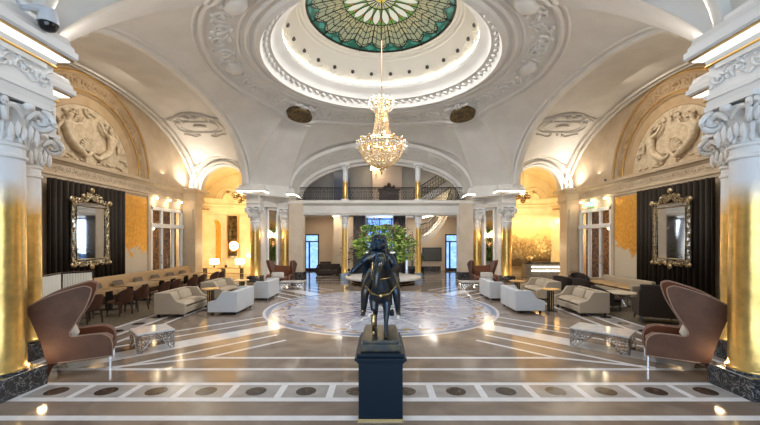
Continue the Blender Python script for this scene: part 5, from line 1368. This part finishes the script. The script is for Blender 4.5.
# ================================================================ pedestal and equestrian statue
PX, PY = -.004, 4.42
navy = mat('navy_pedestal', (.003, .011, .022), .45, spec=.2)
t = thing('statue_pedestal', 'dark navy square pedestal in the middle of the hall carrying the bronze', 'pedestal', (PX, PY, 0))
bm = new(); box(bm, -.245, .245, -.45, .45, .02, .64); build('body', bm, navy, t, smooth=False, bevel=.004)
bm = new(); box(bm, -.252, .252, -.457, .457, 0, .022); build('brass_foot', bm, brass, t, smooth=False)
bm = new(); box(bm, -.262, .262, -.47, .47, .64, .67); box(bm, -.285, .285, -.50, .50, .67, .705); box(bm, -.262, .262, -.47, .47, .705, .745); build('cap', bm, navy, t, smooth=False, bevel=.006)
bronze = NT('dark_bronze'); bronze.l(bronze.mix(bronze.ramp(bronze.noise(10, 6), .4, .62), (.03, .055, .09), (.085, .07, .045)), bronze.b.inputs['Base Color'])
bronze.b.inputs['Metallic'].default_value = .75; bronze.b.inputs['Roughness'].default_value = .30; bronze.bump(bronze.noise(45, 4), .35, .01); bronze = bronze.m
polished = mat('rubbed_bronze', (.62, .48, .24), .25, 1.0, col2=(.35, .25, .12), nscale=18)
T0 = .745
def stat(name, bm, m, parent):
    for v in bm.verts:
        v.co.x *= 1.12; v.co.z = ZS(v.co.z)
    return build(name, bm, m, parent)
t = thing('equestrian_statue', 'dark bronze rider in a curly wig on a walking horse, one foreleg rubbed golden', 'statue', (PX, PY, T0))
bm = new(); box(bm, -.222, .222, -.40, .40, .0, .085); box(bm, -.205, .205, -.385, .385, .085, .125); build('bronze_base', bm, mat('bronze_plate', (.10, .085, .055), .28, .8, col2=(.05, .055, .06), nscale=12), t, smooth=False, bevel=.006)
# horse faces the camera (-Y); local coordinates, z measured from the pedestal top
B = .125
hn = {'chest': (0, -.20, B+.44, .135, .15), 'belly': (0, .02, B+.42, .135, .13), 'rump': (0, .24, B+.46, .13, .14), 'dock': (0, .36, B+.48, .06),
      'neck1': (0, -.27, B+.56, .085, .11), 'neck2': (-.01, -.33, B+.69, .060, .085), 'poll': (-.02, -.36, B+.775, .045, .055), 'cheek': (-.03, -.40, B+.735, .042, .052), 'face': (-.04, -.425, B+.66, .030, .036), 'nose': (-.045, -.43, B+.60, .026, .028), 'lip': (-.045, -.425, B+.575, .018),
      'ear1': (-.045, -.36, B+.815, .014), 'ear1t': (-.05, -.365, B+.85, .004), 'ear2': (.01, -.36, B+.815, .014), 'ear2t': (.015, -.365, B+.85, .004),
      # standing foreleg (to the viewer's right)
      'fs': (.065, -.23, B+.36, .06, .065), 'fe': (.062, -.25, B+.28, .036, .042), 'fk': (.055, -.265, B+.165, .026), 'ff': (.052, -.27, B+.06, .017), 'fp': (.052, -.285, B+.03, .019), 'fh': (.052, -.295, B+.004, .026),
      # advanced hind leg
      'hs1': (-.06, .24, B+.38, .075, .09), 'hk1': (-.065, .20, B+.27, .05, .055), 'hh1': (-.062, .27, B+.15, .025, .03), 'hf1': (-.06, .24, B+.05, .018), 'hp1': (-.06, .22, B+.004, .026),
      'hs2': (.06, .26, B+.38, .075, .09), 'hk2': (.07, .24, B+.28, .05, .055), 'hh2': (.068, .34, B+.17, .025, .03), 'hf2': (.066, .31, B+.05, .018), 'hp2': (.066, .29, B+.004, .026),
      'gs': (-.068, -.23, B+.36, .055, .06), 'ge': (-.072, -.27, B+.27, .034)}
he = [('belly', 'chest'), ('belly', 'rump'), ('rump', 'dock'), ('chest', 'neck1'), ('neck1', 'neck2'), ('neck2', 'poll'), ('poll', 'cheek'), ('cheek', 'face'), ('face', 'nose'), ('nose', 'lip'), ('poll', 'ear1'), ('ear1', 'ear1t'), ('poll', 'ear2'), ('ear2', 'ear2t'),
      ('chest', 'fs'), ('fs', 'fe'), ('fe', 'fk'), ('fk', 'ff'), ('ff', 'fp'), ('fp', 'fh'), ('rump', 'hs1'), ('hs1', 'hk1'), ('hk1', 'hh1'), ('hh1', 'hf1'), ('hf1', 'hp1'), ('rump', 'hs2'), ('hs2', 'hk2'), ('hk2', 'hh2'), ('hh2', 'hf2'), ('hf2', 'hp2'), ('chest', 'gs'), ('gs', 'ge')]
def ZS(z): return B + (z - B)*1.13 if z > B + .3 else B + (z - B)*(1 + .13*(z - B)/.3)
HEADK = ('poll', 'cheek', 'face', 'nose', 'lip')
hn = {k: (v[0]*1.12, v[1] - (.04 if k in HEADK else 0), ZS(v[2]) - (.055 if k in HEADK or k[:3] == 'ear' else 0), *[r*(1.22 if k in HEADK else 1.05) for r in v[3:]]) for k, v in hn.items()}
horse = skin('horse', hn, he, bronze, t, 2, 'belly')
skin('rubbed_foreleg', {'a': (-.079, -.265, B+.285, .036), 'b': (-.085, -.30, B+.19, .030), 'c': (-.085, -.295, B+.16, .024), 'd': (-.084, -.262, B+.075, .018), 'e': (-.084, -.270, B+.045, .021), 'f': (-.084, -.283, B+.03, .024)}, [('a', 'b'), ('b', 'c'), ('c', 'd'), ('d', 'e'), ('e', 'f')], polished, horse, 2)
bm = new()
for k in range(34):     # mane
    u = rnd.uniform(0, 1); p = Vector((.045 + rnd.uniform(-.02, .03), -.23 - .12*u, B + .58 + .22*u)); tube(bm, [p, p + Vector((.02, .01, -.05)), p + Vector((.03 + rnd.uniform(0, .02), .0, -.10))], [.012, .010, .003], 5)
tube(bm, [(-.02, -.38, B+.81), (-.03, -.42, B+.77), (-.04, -.445, B+.72)], [.015, .014, .004], 6)
stat('mane', bm, bronze, horse)
bm = new(); tube(bm, [(0, .36, B+.50), (.02, .44, B+.44), (.04, .45, B+.28), (.08, .40, B+.16), (.13, .34, B+.15), (.14, .30, B+.20)], [.03, .05, .05, .04, .04, .01], 8); stat('tail', bm, bronze, horse)
bm = new()              # bridle, reins and breast strap
for s in (-1, 1):
    tube(bm, [(-.035 + s*.045, -.40, B+.78), (-.045 + s*.04, -.43, B+.67), (-.05 + s*.03, -.435, B+.61)], .006, 5)
    tube(bm, [(-.05 + s*.03, -.435, B+.61), (s*.10, -.32, B+.62), (s*.09, -.16, B+.70)], .005, 5)
    tube(bm, [(s*.0, -.365, B+.44), (s*.09, -.33, B+.46), (s*.16, -.20, B+.52)], .010, 5)
tube(bm, [(-.08, -.43, B+.70), (-.043, -.465, B+.70), (-.005, -.43, B+.70)], .006, 5)
blob(bm, (0, -.37, B+.44), .022, .012, .022, 2)
stat('bridle', bm, polished, horse)
bm = new()              # saddle cloth
grid(bm, lambda u, v: Vector((.175*math.sin((u-.5)*PI*.95)*(1.0), -.12 + .30*v, B + .385 + .19*math.cos((u-.5)*PI*.95))), 16, 4)
o = stat('saddle_cloth', bm, bronze, horse); o.modifiers.new('thickness', 'SOLIDIFY').thickness = .012
# rider: one body
rn_ = {'hip': (0, .03, B+.60, .095, .085), 'waist': (0, .02, B+.69, .082, .07), 'chest': (-.01, .0, B+.80, .105, .085), 'neck': (-.015, -.01, B+.885, .040), 'chin': (-.02, -.03, B+.925, .042, .046), 'head': (-.02, -.02, B+.975, .052, .058), 'top': (-.02, -.01, B+1.015, .044),
      'ls': (-.125, -.01, B+.82, .055), 'le': (-.215, -.05, B+.755, .044), 'lw': (-.285, -.11, B+.685, .028), 'lh': (-.315, -.13, B+.655, .022),
      'rs': (.105, -.01, B+.81, .055), 're': (.155, -.06, B+.70, .044), 'rw': (.085, -.16, B+.66, .028), 'rh': (.055, -.185, B+.66, .022),
      'lt': (-.11, -.04, B+.57, .075), 'lk': (-.165, -.13, B+.46, .052), 'la': (-.185, -.09, B+.27, .032), 'lheel': (-.186, -.07, B+.235, .028), 'lf': (-.19, -.17, B+.225, .024),
      'rt': (.11, -.04, B+.57, .075), 'rk': (.165, -.13, B+.46, .052), 'ra': (.185, -.09, B+.28, .032), 'rheel': (.186, -.07, B+.245, .028), 'rf': (.19, -.17, B+.235, .024)}
rn = {k: (v[0]*1.12, v[1], ZS(v[2]), *[r*1.12 for r in v[3:]]) for k, v in rn_.items()}
re_ = [('hip', 'waist'), ('waist', 'chest'), ('chest', 'neck'), ('neck', 'chin'), ('chin', 'head'), ('head', 'top'), ('chest', 'ls'), ('ls', 'le'), ('le', 'lw'), ('lw', 'lh'), ('chest', 'rs'), ('rs', 're'), ('re', 'rw'), ('rw', 'rh'),
       ('hip', 'lt'), ('lt', 'lk'), ('lk', 'la'), ('la', 'lheel'), ('lheel', 'lf'), ('hip', 'rt'), ('rt', 'rk'), ('rk', 'ra'), ('ra', 'rheel'), ('rheel', 'rf')]
rider = skin('rider', rn, re_, bronze, t, 2, 'hip')
bm = new()              # face: nose, brows, mouth
blob(bm, (-.022, -.082, B+.958), .008, .014, .015, 2); blob(bm, (-.022, -.072, B+.928), .016, .010, .005, 2)
for s in (-1, 1): blob(bm, (-.022 + s*.019, -.074, B+.975), .009, .006, .006, 2); tube(bm, [(-.022 + s*.008, -.077, B+.988), (-.022 + s*.032, -.070, B+.988)], .005, 5)
stat('face', bm, bronze, rider)
bm = new()              # long curled wig with tricorne-like hat brim
for k in range(110):
    a = rnd.uniform(-2.5, 2.5); z = rnd.uniform(-.15, .075); w = .062 + (.05 - z)*.28
    if abs(a) < .65 and z < .03 and z > -.17: continue
    blob(bm, (-.02 + w*math.sin(a), -.005 - w*.75*math.cos(a) + .02, B + .965 + z), .019, .019, .024)
for k in range(26): a = rnd.uniform(0, 6.3); r = rnd.uniform(0, .055); blob(bm, (-.02 + r*math.cos(a), -.005 + r*math.sin(a), B+1.045 - r*.25), .020)
stat('wig', bm, bronze, rider)
bm = new()              # coat, cuffs, sash and cape
lathe(bm, (0, .02, B), [(.125, .55), (.13, .60), (.105, .68), (.118, .76), (.12, .82), (.07, .875)], 20)
for s in (-1, 1):
    for j in range(5): tube(bm, [(s*(.08 + .015*j), .02 + .03*j, B+.68), (s*(.145 + .012*j), .0 + .04*j, B+.55), (s*(.185 + .004*j), -.06 + .05*j, B+.40)], [.02, .032, .024], 6)
    tube(bm, [(s*.04, -.10, B+.86), (s*.06, -.11, B+.74), (s*.05, -.10, B+.62)], .012, 6)
for j in range(6): tube(bm, [(-.14 + .055*j, .06, B+.86), (-.16 + .065*j, .11, B+.72), (-.19 + .075*j, .15, B+.56)], [.03, .04, .03], 6)
tube(bm, [(-.20, -.04, B+.77), (-.225, -.06, B+.74)], [.05, .055], 8); tube(bm, [(-.10, -.095, B+.80), (0, -.115, B+.70), (.09, -.09, B+.62)], .016, 6)
stat('coat', bm, bronze, rider)
bm = new()              # fingers of both hands and the baton held out
for s, hx, hy, hz in ((-1, -.315, -.13, .655), (1, .055, -.185, .66)):
    for j in range(4): tube(bm, [(hx + s*.004*j - .01, hy - .008, B+hz + .012 - .008*j), (hx - .012 + s*.010, hy - .030, B+hz + .008 - .008*j), (hx - .006, hy - .034, B+hz - .008 - .008*j)], [.0062, .0058, .0045], 5)
    tube(bm, [(hx + .012, hy, B+hz + .01), (hx + .014, hy - .022, B+hz + .014)], [.007, .005], 5)
tube(bm, [(-.30, -.11, B+.672), (-.345, -.165, B+.625)], .011, 6)
stat('hands', bm, bronze, rider)
bm = new()
for s in (-1, 1): tube(bm, [(s*.17, -.05, B+.50), (s*.19, -.10, B+.26), (s*.215, -.13, B+.212), (s*.165, -.13, B+.212), (s*.19, -.10, B+.26)], .006, 5)
stat('stirrups', bm, polished, rider)

# ================================================================ chandelier
t = thing('crystal_chandelier', 'large gilt crystal basket chandelier hanging from the stained-glass dome', 'chandelier', (.02, YC, 0))
crystal = mat('crystal_glass', (.50, .37, .22), .06, 0, emit=(1, .70, .36), estr=.10, spec=1.0)
crystal_c = mat('clear_drops', (.7, .66, .58), .06, .3, emit=(1, .88, .7), estr=.08)
bm = new(); tube(bm, [(0, 0, 6.7), (0, 0, 9.8)], .016, 8)
build('hanging_rod', bm, mat('aged_brass', (.22, .12, .04), .6, .3), t)
bm = new()
for R, z, r in ((.30, 6.50, .025), (.26, 6.35, .02), (.20, 6.0, .015), (.37, 5.27, .025), (.72, 5.20, .035), (.74, 5.13, .03), (.36, 4.50, .02), (.13, 4.33, .02)): tube(bm, [(R*math.cos(2*PI*k/40), R*math.sin(2*PI*k/40), z) for k in range(40)], r, 6, True)
for k in range(12):
    a = 2*PI*k/12; tube(bm, [(R*math.cos(a), R*math.sin(a), z) for R, z in ((.74, 5.15), (.72, 4.95), (.62, 4.72), (.45, 4.55), (.13, 4.33))], .016, 5)
    for j in range(5):   # leaf crests round the bowl rim
        pass
    blob(bm, (.76*math.cos(a), .76*math.sin(a), 5.24), .035, .035, .05)
tube(bm, [(0, 0, 4.33), (0, 0, 6.7)], .03, 8); lathe(bm, (0, 0, 0), [(0, 4.12), (.05, 4.2), (.02, 4.24), (.10, 4.30), (.02, 4.34)], 16)
build('gilt_frame', bm, brass, t)
def drops(name, gen, n, m, s0=.022):
    bm = new()
    for k in range(n):
        p = gen(k, n); s = s0*rnd.uniform(.7, 1.3)
        r = bmesh.ops.create_icosphere(bm, subdivisions=1, radius=1, matrix=Matrix.Translation(p) @ Matrix.Diagonal((s, s, s*1.35, 1)))
    return tagp(build(name, bm, m, t, smooth=False), kind='stuff')
def g_neck(k, n):
    u = rnd.random(); a = 2*PI*rnd.randrange(20)/20; R = .19 + .17*(u**3); return Vector((R*math.cos(a), R*math.sin(a), 6.40 - u*1.12))
def g_bowl(k, n):
    e = rnd.uniform(0, PI/2); a = rnd.uniform(0, 2*PI); R = .72*math.cos(e)**.75; return Vector((R*math.cos(a), R*math.sin(a), 5.13 - .72*math.sin(e)))
def g_rim(k, n):
    a = rnd.uniform(0, 2*PI); R = rnd.uniform(.70, .84); return Vector((R*math.cos(a), R*math.sin(a), 5.20 - rnd.uniform(0, .75)*(R - .5)))
def g_ring(k, n):
    a = 2*PI*(k % 40)/40; R = rnd.uniform(.36, .74); return Vector((R*math.cos(a), R*math.sin(a), 5.28 - .10*(R - .36)/.38))
def g_crown(k, n):
    a = 2*PI*(k % 14)/14; u = rnd.random()*PI; return Vector(((.22 + .20*math.sin(u))*math.cos(a), (.22 + .20*math.sin(u))*math.sin(a), 6.42 + .18*math.cos(u)))
drops('neck_strands', g_neck, 800, crystal); drops('gilt_beads', g_ring, 260, brass, .02); drops('crystal_basket', g_bowl, 1500, crystal, .024); drops('outer_pendants', g_rim, 300, crystal_c, .024); drops('crown_pendants', g_crown, 330, crystal_c, .026)
for k in range(14):
    bm = new(); a = 2*PI*k/14; tube(bm, [(.28*math.cos(a), .28*math.sin(a), 6.50), (.40*math.cos(a), .40*math.sin(a), 6.56), (.42*math.cos(a), .42*math.sin(a), 6.62)], .010, 5); build('crown_arm', bm, brass, t)
for k in range(16):
    a = 2*PI*k/16; R = .46 if k % 2 else .25
    bm = new(); blob(bm, (R*math.cos(a), R*math.sin(a), 4.95 + .12*(k % 3)), .035, .035, .055); build('candle_bulb', bm, mat('chandelier_bulb', (1, 1, 1), .5, emit=(1, .75, .42), estr=2.6), t)
for z in (5.5, 5.9, 6.25):
    bm = new(); blob(bm, (.09, -.09, z), .035, .035, .06); build('candle_bulb', bm, flame, t)
point('chandelier_glow', (0.02, YC, 4.8), 11, (1, .80, .52), .5); point('chandelier_glow', (0.02, YC - .0, 6.0), 4, (1, .82, .55), .15)

# ================================================================ dark oval plaques, camera
ovm = NT('bronze_plaque'); ovm.l(ovm.mix(ovm.ramp(ovm.noise(7, 5), .4, .6), (.13, .085, .03), (.05, .03, .012)), ovm.b.inputs['Base Color']); ovm.b.inputs['Roughness'].default_value = .45; ovm = ovm.m
for sx in (-1, 1):
    for sy in (1,):
        cx, cy = sx*3.46, YC + sy*3.46; c = on_vault(cx, cy, .0); e = .05
        dx_ = (vault_z(cx + e, cy) - vault_z(cx - e, cy))/(2*e); r_ = math.hypot(cx, cy-YC); g1 = (vault_z(cx*(1+e/r_), YC+(cy-YC)*(1+e/r_)) - vault_z(cx*(1-e/r_), YC+(cy-YC)*(1-e/r_)))/(2*e)
        rad_ = Vector((cx/r_, (cy-YC)/r_, g1)).normalized(); tan_ = Vector((-cy + YC, cx, 0)).normalized(); nrm = rad_.cross(tan_).normalized()
        if nrm.z > 0: nrm = -nrm
        lab = {(-1, 1): 'dark oval plaque in the vault, on the dining side of the chandelier', (1, 1): 'dark oval plaque in the vault, on the reception side of the chandelier', (-1, -1): 'dark oval plaque in the vault above the entrance, dining side', (1, -1): 'dark oval plaque in the vault above the entrance, lounge side'}[(sx, sy)]
        t = thing('oval_plaque', lab, 'plaque', group='dark oval plaques of the vault')
        bm = new(); n = 32; op = [(.56*math.cos(a)*(1 + .05*math.sin(3*a)), .36*math.sin(a)*(1 + .08*math.cos(2*a))) for a in [2*PI*k/n for k in range(n)]]
        slab(bm, op, lambda u, v: c + tan_*u + rad_*v + nrm*.0, lambda u, v: c + tan_*u + rad_*v + nrm*.24); build('plaque', bm, ovm, t, smooth=False)
        bm = new()
        def fo(s, tt, l): a = PI*1.02 + s/.62; return c + tan_*((.60 + tt)*math.cos(a)) + rad_*((.40 + tt)*math.sin(a)) + nrm*(.08 + l)

        for k in range(16): blob(bm, c + tan_*rnd.uniform(-.5, .5)*(1) + rad_*(-.44 + rnd.uniform(-.12, .03)) + nrm*.14, .06)
        tube(bm, [c + tan_*u + rad_*(-.44) + nrm*.12 for u in (-.55, -.2, .2, .55)], .05, 6)
        build('garland', bm, plaster, t)
t = thing('security_camera', 'white dome security camera on a bracket above the big column cornice', 'camera', (-4.59, 4.62, 4.97))
wpl = mat('white_plastic', (.62, .64, .68), .35)
bm = new(); box(bm, -.04, .0, -.07, .07, -.10, .12); build('mount_plate', bm, wpl, t, smooth=False, bevel=.01)
bm = new(); tube(bm, [(0, 0, .02), (.12, 0, .03), (.24, 0, .0), (.30, 0, -.05)], [.035, .04, .05, .07], 12); build('arm', bm, wpl, t)
bm = new(); lathe(bm, (.31, 0, -.10), [(0, .10), (.08, .09), (.10, .02), (.115, -.07), (.115, -.09), (.10, -.09), (0, -.06)], 28); build('housing', bm, wpl, t)
bm = new(); lathe(bm, (.31, 0, -.19), [(.10, .0), (.095, -.04), (.07, -.08), (.03, -.10), (0, -.105)], 28); build('dome', bm, mat('smoked_dome', (.01, .01, .012), .05), t)
t = tagp(build('motion_sensor', (lambda b: (blob(b, (9.34, 14.95, 4.495), .04, .06, .04, 2), b)[1])(new()), black_m), 'tiny dark sensor on the ledge beside the lounge bay arch', 'sensor')
